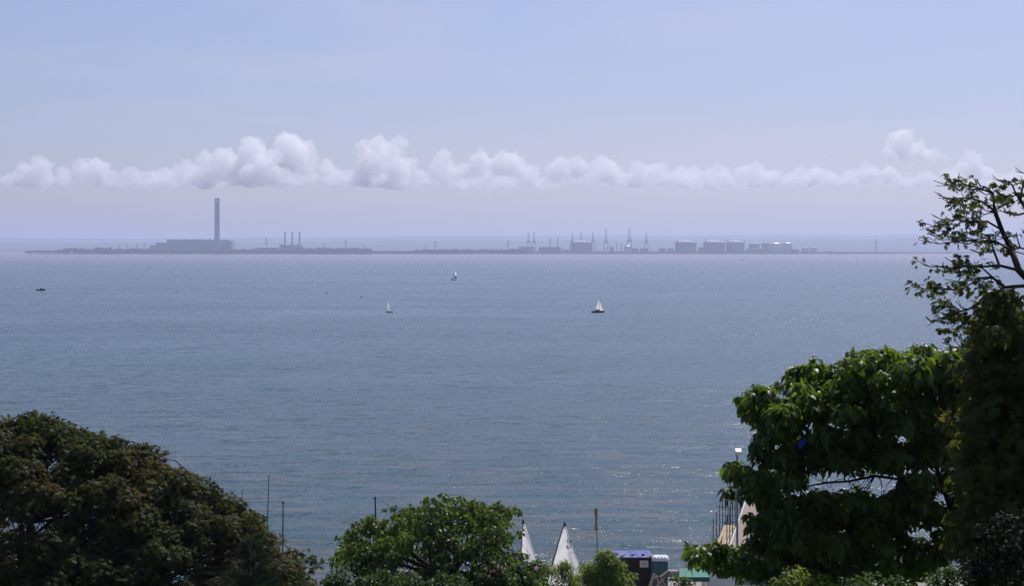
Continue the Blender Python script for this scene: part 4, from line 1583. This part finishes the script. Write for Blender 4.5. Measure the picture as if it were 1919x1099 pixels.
tp.grid(tarp_pt, 48, 18)
o = tp.build('tarpaulin', M['tarp'], None, True)
tag(o, 'bright blue tarpaulin spread over the shed roof and weighted with blocks', 'tarpaulin')
md = o.modifiers.new('thick', 'SOLIDIFY')
md.thickness = .01
for i, (px, py, w, d, hh, rz, mt, lab) in enumerate(((1138.5, 1040, .2, .14, .12, 4, 'brick', 'brown block holding the tarpaulin, leftmost of the weights'),
                                                     (1155, 1041, .22, .14, .12, -6, 'brick', 'brown block second from the left on the tarpaulin'),
                                                     (1167, 1042, .1, 1.0, .07, -24, 'timber', 'pale slanted stick lying on the middle of the tarpaulin'),
                                                     (1185.5, 1041, .2, .3, .11, 8, 'timber', 'pale wood offcut on the tarpaulin between stick and last block'),
                                                     (1205, 1042, .22, .15, .12, 0, 'brick', 'brown block holding the tarpaulin above the white sign'),
                                                     (1219.5, 1043.5, .12, .5, .09, -20, 'timber', 'pale stick at the right end of the tarpaulin'))):
    z = ze + .17
    yy = (CAMH - z) * F / (py - HZ) + .1
    b = MB()
    b.box((0, 0, 0), (w, d, hh))
    o = b.build('roof_weight', M[mt], None, bevel=.012)
    place(o, (xa(px, yy), yy, z + .02), R(rz))
    tag(o, lab, 'block' if mt == 'brick' else 'wood', 'weights on the tarpaulin')
# sign with a fish-like dark mark
t = thing('shed_sign', 'white square sign with a small black mark fixed to the shed front', 'sign', (xa(1207, Y), Y - .05, zt(1058, Y)))
wd, hg = 16 * Y / F, 13 * Y / F
MB().box(t.location, (wd, .03, hg)).build('board', M['board'], t, bevel=.006)
b = MB()
c = t.location
b.poly([(c.x - .11, c.y - .02, c.z + .0), (c.x - .05, c.y - .02, c.z + .035), (c.x + .03, c.y - .02, c.z + .03), (c.x + .07, c.y - .02, c.z + .005), (c.x + .12, c.y - .02, c.z + .035), (c.x + .12, c.y - .02, c.z - .035),
        (c.x + .07, c.y - .02, c.z - .012), (c.x + .02, c.y - .02, c.z - .035), (c.x - .05, c.y - .02, c.z - .03)], [tuple(range(9))[::-1]])
b.build('mark', M['black'], t)

# teal bin and white wrapped bundle on it
Y2 = 113.6
bx0, bx1 = xa(1222, Y2), xa(1252, Y2)
bt, zb = zt(1053.5, Y2), g
t = thing('water_tank', 'dark teal upright tank standing against the right end of the shed', 'tank', ((bx0 + bx1) / 2, Y2 + .5, g))
b = MB()
b.box(((bx0 + bx1) / 2, Y2 + .5, (bt + zb) / 2), (bx1 - bx0, 1.0, bt - zb))
b.build('body', M['teal'], t, bevel=.08)
b = MB()
for px in (1229, 1241):
    b.box((xa(px, Y2), Y2 - .012, (bt + zb) / 2), (.035, .03, bt - zb - .2))
b.each('seam', M['seam'], t)
wb = MB()


def wrap_pt(u, v):
    x = bx0 - .02 + (bx1 - bx0 + .1) * u
    a = math.pi * v
    rr = .3 + .028 * abs(math.sin(u * math.pi * 6)) + .015 * math.sin(u * 31 + v * 5)
    e = 1 - .45 * abs(2 * u - 1) ** 6
    return (x, Y2 + .42 - .5 * math.cos(a) * e, bt + .01 + rr * math.sin(a) * e * 1.15)


wb.grid(wrap_pt, 60, 14)
o = wb.build('wrapped_bundle', M['wrap'], None, True)
tag(o, 'white ribbed wrapped bundle lying on top of the teal tank', 'bundle')


def plank(px0, py0, px1, py1, Y, w, th, mat, lab, back=0.0):
    a, e = at(px0, py0, Y), at(px1, py1, Y + back)
    d = (e - a)
    o = MB().box((0, 0, 0), (w, th, d.length)).build('plank', M[mat], None, bevel=.008)
    q = d.normalized().to_track_quat('Z', 'Y')
    o.rotation_mode = 'QUATERNION'
    o.rotation_quaternion = q
    o.location = (a + e) / 2
    tag(o, lab, 'plank', 'timber pile beside the shed')


Y3 = 109
plank(1214, 1112, 1226, 1076, Y3, .2, .1, 'timber', 'pale plank leaning at the left of the timber pile', .5)
plank(1228, 1106, 1250, 1076, Y3 + .4, .26, .08, 'timber_dark', 'broad grey plank crossing the timber pile', .4)
plank(1238, 1084, 1254, 1072, Y3 - .2, .32, .16, 'timber_dark', 'short thick grey beam end topping the timber pile', .15)
plank(1231, 1080, 1236, 1110, Y3 - .1, .09, .06, 'timber', 'thin pale upright batten in the timber pile', .2)
plank(1242, 1090, 1254, 1112, Y3 - .15, .1, .06, 'timber', 'thin pale batten falling to the right in the timber pile', .1)
plank(1222, 1086, 1234, 1082, Y3 + .6, .18, .08, 'timber_dark', 'dark short plank lying across the back of the timber pile', .2)
plank(1218, 1108, 1262, 1106, Y3 + .2, .5, .1, 'timber_dark', 'bottom plank on which the timber pile rests', .1)
# props that carry the pile
b = MB()
for q, wz in ((1222, 1.0), (1238, 1.15), (1252, 1.0)):
    b.box((xa(q, Y3 + .9), Y3 + .9, g + wz / 2 + .0), (.5, .5, wz))
tag(b.build('trestle', M['timber_dark'], None, bevel=.02), 'low timber trestle under the plank pile', 'trestle')

# yellow item and grey pots on a low wall
Yw = 104
b = MB()
b.box((xa(1140, Yw), Yw + .2, g + .9), (7.0, .35, 1.8))
tag(b.build('garden_wall', M['timber_dark'], None, bevel=.02), 'low dark wall at the very bottom in front of the shed', 'wall')
b = MB()
c = Vector((xa(1161, Yw), Yw + .15, g + 1.8))
for k in range(6):
    b.lathe((c.x - .22 + k * .085, c.y, c.z), [(.11, 0), (.13, .08 + .03 * math.sin(k * 2)), (.09, .17 + .05 * math.sin(k * 1.7)), (.03, .22 + .06 * math.sin(k))], 10)
tag(b.build('yellow_cover', M['yellow'], None, True), 'crumpled yellow plastic cover lying in front of the shed', 'cover')
for px, s, lab in ((1134, 1.1, 'pale grey stone pot under the narrow-leaved shrub'), (1177, .9, 'pale grey stone pot beside the yellow cover')):
    c = Vector((xa(px, Yw), Yw + .12, g + 1.8))
    t = thing('stone_pot', lab, 'pot', c, 'grey pots on the low wall')
    MB().lathe(c, [(.09 * s, 0), (.14 * s, .1), (.15 * s, .17), (.12 * s, .18)], 14).build('body', M['grey_stone'], t, True)
    MB().lathe(c, [(.165 * s, .165), (.165 * s, .2), (.13 * s, .2)], 14).build('rim', M['grey_stone'], t)

# ================================================================== GREEN CANOPY, RAMP
Yc = 106
t = thing('market_canopy', 'sea-green canvas canopy on thin posts, right of the timber pile', 'canopy', (xa(1300, Yc), Yc + 1.2, g))
c0, c1 = xa(1273, Yc), xa(1330, Yc)
zf, zk = zt(1083, Yc), zt(1066.5, Yc + 2.2)
b = MB()
b.grid(lambda u, v: (c0 + (c1 - c0) * u + (.25 * v if u < .5 else -.1 * v), Yc + 2.2 * v, zf + (zk - zf) * v - .05 * math.sin(u * math.pi * 4) ** 2 * math.sin(v * math.pi)), 20, 8)
b.build('canvas_top', M['canopy'], t, True)
b = MB()
b.grid(lambda u, v: (c0 + (c1 - c0) * u, Yc - .012 - .03 * math.sin(u * 50) * v, zf - .28 * v - .03 * v * abs(math.sin(u * 30))), 60, 3)
b.build('valance', M['valance'], t)
for px in (1276, 1290, 1303, 1316, 1327):
    MB().tube([(xa(px, Yc), Yc + .06, g), (xa(px, Yc), Yc + .06, zf - .03)], .035, 6).build('post', M['timber'], t)
for px in (1278, 1326):
    MB().tube([(xa(px, Yc), Yc + 2.1, g), (xa(px, Yc), Yc + 2.1, zk - .03)], .035, 6).build('post', M['timber'], t)

Yr = 116.5
t = thing('timber_ramp', 'pale tapering plywood ramp with a dark slot standing behind the green canopy', 'ramp', (xa(1290, Yr), Yr, g))
lo0, lo1, hi0, hi1 = at(1280.5, 1068, Yr), at(1302, 1068, Yr), at(1293, 1036, Yr + 1.2), at(1304, 1036, Yr + 1.2)
b = MB()
off = Vector((0, .12, -.02))
b.poly([lo0, lo1, hi1, hi0, lo0 + off, lo1 + off, hi1 + off, hi0 + off], [(0, 1, 2, 3), (4, 7, 6, 5), (0, 4, 5, 1), (1, 5, 6, 2), (2, 6, 7, 3), (3, 7, 4, 0)])
b.build('panel', M['ply'], t)
b = MB()
s0, s1, s2, s3 = at(1285, 1065, Yr - .03), at(1294.5, 1065, Yr - .03), at(1295, 1059.5, Yr + .17), at(1287, 1059.5, Yr + .17)
b.poly([s0, s1, s2, s3], [(0, 1, 2, 3)])
b.build('slot', M['timber_dark'], t)
b = MB()
for q in (lo0, lo1):
    b.box((q.x, q.y + .1, (q.z + g) / 2), (.12, .1, q.z - g))
b.each('leg', M['timber'], t)

# ================================================================== TIMBER BUILDING, SCAFFOLD, LAMP POST
ZR = 6.6


def roofp(px, py, z=ZR):
    d = (CAMH - z) * F / (py - HZ)
    return Vector((xa(px, d), d, z))


A_, B_ = roofp(1368, 1026), roofp(1397, 944)
dv = (B_ - A_)
rt = Vector((dv.y, -dv.x, 0)).normalized()
C_, D_ = A_ + rt * 10, B_ + rt * 10
t = thing('timber_building', 'long low building with a bare plywood roof under construction over the water', 'building', (A_.x, A_.y, g))
b = MB()
th = Vector((0, 0, -.1))
b.poly([A_, C_, D_, B_, A_ + th, C_ + th, D_ + th, B_ + th], [(0, 1, 2, 3), (4, 7, 6, 5), (0, 4, 5, 1), (1, 5, 6, 2), (2, 6, 7, 3), (3, 7, 4, 0)])
b.build('roof', M['ply'], t)
b = MB()
fz = Vector((0, 0, -.75))
for p, q in ((A_, C_), (A_, B_), (B_, D_), (C_, D_)):
    n_ = Vector((q.y - p.y, -(q.x - p.x), 0)).normalized()
    s_ = -n_ if n_.dot((A_ + D_) / 2 - p) > 0 else n_
    lo = [p + th + s_ * -.1, q + th + s_ * -.1, q + fz + s_ * -.1, p + fz + s_ * -.1]
    b.poly(lo + [v + s_ * -.1 for v in lo], [(0, 1, 2, 3), (4, 7, 6, 5), (0, 4, 5, 1), (2, 6, 7, 3), (1, 5, 6, 2), (0, 3, 7, 4)])
b.each('wall', M['ply_edge'], t)
b = MB()
for p, q in ((A_, B_),):
    b.tube([p + Vector((-.02, 0, .06)), q + Vector((-.02, 0, .06))], .06, 4)
b.build('edge_trim', M['white'], t)
b = MB()
for i in range(5):
    for j in range(4):
        p = A_.lerp(B_, (i + .06) / 4.2) + rt * (j * 3.1 + .3)
        b.tube([Vector((p.x, p.y, -.5)), Vector((p.x, p.y, ZR - .7))], .14, 8)
b.each('pile', M['timber_dark'], t)

t = thing('scaffolding', 'steel tube scaffold with a board walkway along the left side of the plywood building', 'scaffold', (A_.x - 1, A_.y, 0))
out = -rt
st = []
for i in range(7):
    f = -.03 + i * .16
    p = A_.lerp(B_, f)
    for k, o_ in enumerate((.18, 1.15)):
        q = p + out * o_
        ztop = ZR + (2.3 if i not in (3, 5) else 3.0) - .25 * k
        MB().tube([Vector((q.x, q.y, -.4)), Vector((q.x, q.y, ztop))], .035, 6).build('upright', M['tube'], t)
for k, o_ in enumerate((.18, 1.15)):
    for z in (ZR - 1.7, ZR - .25, ZR + .75, ZR + 1.35):
        if k == 0 and z > ZR:
            continue
        p, q = A_.lerp(B_, -.06) + out * (o_ + .05), A_.lerp(B_, .96) + out * (o_ + .05)
        MB().tube([Vector((p.x, p.y, z)), Vector((q.x, q.y, z))], .03, 6).build('ledger', M['tube'], t)
for i in range(7):
    p = A_.lerp(B_, -.03 + i * .16)
    for z in (ZR - 1.75, ZR - .32) + ((ZR + 1.9,) if i in (2, 3, 5) else ()):
        a, e = p + out * -.1, p + out * 1.45
        MB().tube([Vector((a.x, a.y, z)), Vector((e.x, e.y, z))], .03, 6).build('transom', M['tube'], t)
for i in range(0, 6):
    p, q = A_.lerp(B_, -.03 + i * .16) + out * 1.2, A_.lerp(B_, -.03 + (i + 1) * .16) + out * 1.2
    MB().tube([Vector((p.x, p.y, .4)), Vector((q.x, q.y, ZR - .3))], .03, 6).build('brace', M['tube'], t)
    a, e = A_.lerp(B_, -.03 + i * .16) + out * .18, A_.lerp(B_, -.03 + i * .16) + out * 1.15
    MB().tube([Vector((a.x, a.y, 1.5)), Vector((e.x, e.y, ZR - 1.7))], .03, 6).build('brace', M['tube'], t)
b = MB()
for k in range(4):
    p, q = A_.lerp(B_, -.05) + out * (.32 + k * .225), A_.lerp(B_, .5) + out * (.32 + k * .225)
    z = ZR - .22
    w_ = out * .1
    pts = [p - w_, q - w_, q + w_, p + w_]
    b.poly([Vector((v.x, v.y, z)) for v in pts] + [Vector((v.x, v.y, z + .045)) for v in pts], [(0, 3, 2, 1), (4, 5, 6, 7), (0, 1, 5, 4), (1, 2, 6, 5), (2, 3, 7, 6), (3, 0, 4, 7)])
b.each('walkway_board', M['timber'], t)

Yl = 110
t = thing('lamp_post', 'tall grey lamp column with a white head in front of the scaffold', 'lamp post', (xa(1381.5, Yl), Yl, 4.2))
x = xa(1381.5, Yl)
zt_ = zt(856, Yl)
MB().tube([(x, Yl, 4.2), (x, Yl, 5.4), (x, Yl, 5.5), (x, Yl, zt_)], [.12, .12, .085, .07], 12).build('column', M['galv'], t, True)
b = MB()
b.tube([(x - .02, Yl, zt_), (x + .02, Yl, zt(851, Yl))], .05, 8)
b.build('bracket', M['galv'], t)
b = MB()
zl = zt(847.5, Yl)
b.box((x + .06, Yl - .05, zl), (.44, .5, .28), Matrix.Rotation(R(24), 3, 'X'))
b.build('lamp_head', M['lamp_white'], t, bevel=.05)
b = MB()
b.box((x + .06, Yl - .05, zl - .14), (.22, .3, .05), Matrix.Rotation(R(-6), 3, 'Y'))
b.build('lens', M['galv'], t, bevel=.015)

# low white parapet by the scaffold, tan timber arch behind leaves, pink post
Yp = 112
b = MB()
zp_ = zt(1035, Yp)
b.box((xa(1352, Yp), Yp + .6, (zp_ + g) / 2), (1.9, 1.2, zp_ - g))
b.box((xa(1352, Yp), Yp + .6, zp_ + .05), (2.05, 1.35, .09))
tag(b.build('white_kiosk', M['white'], None, bevel=.02), 'low white flat-topped kiosk below the scaffold foot', 'kiosk')
Ya = 100
t = thing('timber_arch', 'tan wooden arch glimpsed through the leaves under the large catalpa', 'arch', (xa(1556, Ya), Ya, g))
b = MB()
zA = zt(1068, Ya)
b.tube([Vector((xa(1543, Ya), Ya, zA - .1)), Vector((xa(1550, Ya), Ya, zA + .08)), Vector((xa(1560, Ya), Ya, zA + .02)), Vector((xa(1566, Ya), Ya, zA - .3))], .13, 8)
b.build('arch_rail', M['timber'], t, True)
b = MB()
for px in (1543, 1566):
    b.tube([Vector((xa(px, Ya), Ya, g)), Vector((xa(px, Ya), Ya, zA - .05 if px < 1550 else zA - .28))], .11, 8)
b.each('post', M['timber'], t, smooth=True)
Yk = 59.9
t = thing('capped_post', 'pinkish post with a white cap standing among the leaves of the middle catalpa', 'post', (xa(740, Yk), Yk, ground_z(Yk)))
zc_ = zt(1039, Yk)
MB().tube([(xa(740, Yk), Yk, ground_z(Yk) - .1), (xa(740, Yk), Yk, zc_ - .03)], [.075, .075], 10).build('shaft', M['pinkpost'], t, True)
MB().lathe((xa(740, Yk), Yk, zc_), [(.095, -.04), (.1, .02), (.08, .045), (.02, .055)], 14).build('cap', M['lamp_white'], t, True)

# ================================================================== CLOUDS
CD = 31000.0
CELLS = [(25, 352, 60, 322), (75, 352, 110, 290), (120, 352, 60, 312), (155, 350, 60, 296), (185, 350, 90, 293), (245, 350, 70, 310), (310, 350, 70, 312), (350, 350, 90, 300), (385, 350, 60, 283),
         (420, 352, 110, 275), (475, 350, 90, 253), (500, 352, 120, 280), (540, 350, 110, 247), (575, 348, 60, 262), (610, 348, 80, 298), (680, 346, 60, 262), (715, 348, 130, 258), (748, 346, 60, 254), (790, 342, 60, 312),
         (828, 338, 60, 281), (860, 338, 80, 306), (900, 336, 70, 280), (945, 336, 110, 281), (990, 334, 50, 305), (1050, 340, 60, 294), (1085, 342, 80, 293), (1132, 340, 80, 291), (1195, 345, 60, 300), (1230, 348, 90, 302),
         (1300, 350, 110, 308), (1345, 350, 80, 305), (1410, 352, 100, 306), (1495, 352, 90, 310), (1540, 352, 80, 312), (1620, 350, 90, 308), (1665, 350, 70, 310), (1695, 300, 70, 240), (1725, 302, 70, 262),
         (1662, 300, 30, 275), (1765, 306, 60, 286), (1820, 330, 70, 284), (1850, 345, 60, 310), (1780, 350, 110, 315), (1900, 350, 90, 320), (1960, 350, 80, 318), (-40, 352, 80, 315)]


def clouds():
    rng = np.random.default_rng(4)
    bmx = bmesh.new()
    bmesh.ops.create_icosphere(bmx, subdivisions=2, radius=1)
    iv = np.array([v.co[:] for v in bmx.verts])
    fi = np.array([[v.index for v in f.verts] for f in bmx.faces])
    bmx.free()
    sp = []
    m = CD / F
    FILL = [(x + rng.uniform(-15, 15), 351, rng.uniform(40, 75), 328 + rng.uniform(-14, 8)) for x in range(0, 1940, 38)]
    VEIL = [(x, 352 + rng.uniform(-2, 6), 110, 324 + rng.uniform(-8, 8), .5) for x in range(-20, 1960, 40)]
    for cx, base, w, top, thin in [(*c, 1) for c in CELLS + FILL] + VEIL:
        Yc_ = CD + rng.uniform(-900, 900) - (2200 if 290 < base < 310 else 0)
        zb, ztp = zt(base, Yc_), zt(top, Yc_)
        H, W = ztp - zb, w * m
        mains = []
        for k in range(8):
            f = rng.uniform(0, 1) ** 1.2
            r = min(W * rng.uniform(.18, .3), H * rng.uniform(.24, .4)) * (1 - .25 * f)
            x = xa(cx, Yc_) + rng.uniform(-.5, .5) * (W - 2 * r) * (1 - .45 * f)
            mains.append((x, Yc_ + rng.uniform(-.3, .3) * W, zb + r * .55 + f * (H - 1.75 * r), r))
        if thin < 1:
            sp += [(x, y, z, r, thin) for x, y, z, r in mains]
            for x, y, z, r in mains:
                for _ in range(8):
                    d = unit(rng.normal(size=3) + np.array([0, 0, .2])) * np.array([1, thin, 1])
                    sp.append((*(np.array([x, y, z]) + d * r * .9), r * rng.uniform(.25, .5), thin))
            continue
        r = min(W * .26, H * .3)
        mains.append((xa(cx, Yc_), Yc_, ztp - r * 1.15, r))
        for x, y, z, r in mains:
            sp.append((x, y, z, r, 1))
            for _ in range(13):
                d = unit(rng.normal(size=3) + np.array([0, -.2, .35]))
                r2 = r * rng.uniform(.24, .45)
                c2 = np.array([x, y, z]) + d * r * .9
                sp.append((*c2, r2, 1))
                for _ in range(4):
                    d2 = unit(d * .8 + rng.normal(size=3) * .7)
                    sp.append((*(c2 + d2 * r2 * .92), r2 * rng.uniform(.3, .5), 1))
    sp = np.array(sp)
    V = (sp[:, None, :3] + iv[None] * sp[:, None, 3:4] * np.stack([np.ones(len(sp)), sp[:, 4], np.ones(len(sp))], 1)[:, None, :]).reshape(-1, 3)
    Fc = (fi[None] + (np.arange(len(sp)) * len(iv))[:, None, None]).reshape(-1)
    tmp = np_mesh('clouds', V - np.array([0, CD, 0]), np.full(len(sp) * len(fi), 3), Fc, CLOUD_MAT, None)
    md = tmp.modifiers.new('union', 'REMESH')
    md.mode = 'VOXEL'
    md.voxel_size = 24
    dg = bpy.context.evaluated_depsgraph_get()
    me = bpy.data.meshes.new_from_object(tmp.evaluated_get(dg))
    bpy.data.objects.remove(tmp)
    def displace(me, freq, amp, octs):
        nv = len(me.vertices)
        co, no = np.empty(nv * 3, dtype=np.float32), np.empty(nv * 3, dtype=np.float32)
        me.vertices.foreach_get('co', co)
        me.vertices.foreach_get('normal', no)
        co, no = co.reshape(-1, 3), no.reshape(-1, 3)
        am = np.array([mnoise.fractal(Vector(c) * freq, .5, 2.1, octs) for c in co])
        co = co + no * (am * amp)[:, None]
        zb = zt(351, CD)
        zb = zb + 60 * np.sin(co[:, 0] * .0011) + 45 * np.sin(co[:, 0] * .0047 + 1) + co[:, 1] * .05
        low = co[:, 2] < zb
        co[low, 2] = zb[low] - (zb[low] - co[low, 2]) * .75
        me.vertices.foreach_set('co', co.astype(np.float32).ravel())
        me.update()

    def union(me, vox):
        tmp = bpy.data.objects.new('clouds', me)
        COL.objects.link(tmp)
        md = tmp.modifiers.new('union', 'REMESH')
        md.mode = 'VOXEL'
        md.voxel_size = vox
        dg = bpy.context.evaluated_depsgraph_get()
        r_ = bpy.data.meshes.new_from_object(tmp.evaluated_get(dg))
        bpy.data.objects.remove(tmp)
        return r_
    displace(me, .005, 60, 3)
    me = union(me, 22)
    displace(me, .013, 38, 4)
    me = union(me, 19)
    displace(me, .03, 20, 2)
    me = union(me, 17)
    me.materials.clear()
    me.materials.append(CLOUD_MAT)
    me.update()
    o = bpy.data.objects.new('clouds', me)
    o.location = (0, CD, 0)
    COL.objects.link(o)
    tag(o, 'bank of low white cumulus clouds in a row over the far shore', 'clouds', None, 'stuff')


def vol_mat(name, col, dens, g, samp):
    m, nt, out = new_mat(name)
    v = N(nt, 'ShaderNodeVolumePrincipled', Density=dens, Anisotropy=g)
    v.inputs['Color'].default_value = (*col, 1)
    v.inputs['Density Attribute'].default_value = ''
    m.cycles.volume_sampling = samp
    m.cycles.homogeneous_volume = True
    nt.links.new(v.outputs[0], out.inputs['Volume'])
    return m


CLOUD_MAT = vol_mat('cloud_vapour', (1, .992, .995), .0036, .35, 'DISTANCE')
clouds()

# ================================================================== HAZE
HAZE_MAT = vol_mat('haze_air', (.65, .72, 1.0), .000084, .35, 'MULTIPLE_IMPORTANCE')
b = MB()
b.box((0, 13200, 152), (31600, 27200, 306))
tag(b.build('haze', HAZE_MAT), 'thin bluish summer haze filling the air over the estuary', 'haze', None, 'stuff')

# ================================================================== SKY, SUN, CAMERA
EL, AZ = R(53), R(22)
wld = bpy.data.worlds.new('World')
scene.world = wld
wld.use_nodes = True
wld.cycles.sampling_method = 'NONE'  # smooth sky: let the sun take the direct-light samples
nt = wld.node_tree
nt.nodes.clear()
L = nt.links.new
out = nt.nodes.new('ShaderNodeOutputWorld')
bg = N(nt, 'ShaderNodeBackground', Strength=.1)
sky = N(nt, 'ShaderNodeTexSky', sky_type='NISHITA')
sky.sun_disc = False
sky.sun_elevation = EL
sky.sun_rotation = AZ
sky.altitude = 0
sky.air_density = 1.0
sky.dust_density = 1.0
sky.ozone_density = 2.0
tint = N(nt, 'ShaderNodeMix', data_type='RGBA', blend_type='MULTIPLY')
tint.inputs[0].default_value = 1
L(sky.outputs[0], tint.inputs[6])
tc0 = N(nt, 'ShaderNodeTexCoord')
sz = N(nt, 'ShaderNodeSeparateXYZ')
L(tc0.outputs['Generated'], sz.inputs[0])
# the air's own colour: lavender low down, clearer blue above
el = ramp(nt, sz.outputs[2], [(0, (.83, .83, 1.05)), (.035, (.78, .77, .98)), (.075, (.735, .715, .93)), (.16, (.82, .755, .92)), (.5, (.8, .825, .94))])
L(el.outputs[0], tint.inputs[7])
# thin high cirrus veils
tc = N(nt, 'ShaderNodeTexCoord')
mp = N(nt, 'ShaderNodeMapping')
mp.inputs['Scale'].default_value = (2.0, 2.0, 14)
mp.inputs['Rotation'].default_value = (R(4), R(-5), 0)
L(tc.outputs['Generated'], mp.inputs[0])
nz = N(nt, 'ShaderNodeTexNoise', Scale=1.6, Detail=5.0, Roughness=.5, Distortion=.6)
L(mp.outputs[0], nz.inputs['Vector'])
cr = ramp(nt, nz.outputs[0], [(.46, (0, 0, 0)), (.78, (1, 1, 1))])
cm = N(nt, 'ShaderNodeMath', operation='MULTIPLY')
cm.inputs[1].default_value = .42
L(cr.outputs[0], cm.inputs[0])
mx = N(nt, 'ShaderNodeMix', data_type='RGBA')
L(cm.outputs[0], mx.inputs[0])
L(tint.outputs[2], mx.inputs[6])
mx.inputs[7].default_value = (6.4, 6.0, 7.4, 1)
L(mx.outputs[2], bg.inputs[0])
L(bg.outputs[0], out.inputs[0])

sl = bpy.data.lights.new('sun', 'SUN')
sl.energy = 4.2
sl.angle = R(.5)
sl.color = (1, .97, .94)
so = bpy.data.objects.new('sun', sl)
COL.objects.link(so)
sd = Vector((math.sin(AZ) * math.cos(EL), math.cos(AZ) * math.cos(EL), math.sin(EL)))
so.rotation_euler = sd.to_track_quat('Z', 'Y').to_euler()
so.location = (0, 0, 200)

cd = bpy.data.cameras.new('camera')
cam = bpy.data.objects.new('camera', cd)
COL.objects.link(cam)
cam.location = (0, 0, CAMH)
cam.rotation_euler = (R(90), 0, 0)
cd.sensor_width = 36
cd.lens = F / 1919 * 36
cd.shift_y = -(549.5 - HZ) / 1919
cd.clip_start = .1
cd.clip_end = 100000
scene.camera = cam

scene.view_settings.view_transform = 'Standard'
scene.view_settings.look = 'None'
scene.view_settings.exposure = .05
scene.view_settings.gamma = 1
cy = scene.cycles
cy.max_bounces = 20
cy.diffuse_bounces = 3
cy.glossy_bounces = 3
cy.transmission_bounces = 4
cy.volume_bounces = 16
cy.transparent_max_bounces = 8
cy.caustics_reflective = False
cy.caustics_refractive = False
cy.sample_clamp_indirect = 6
cy.sample_clamp_direct = 16
cy.use_denoising = True
cy.denoising_prefilter = 'NONE'
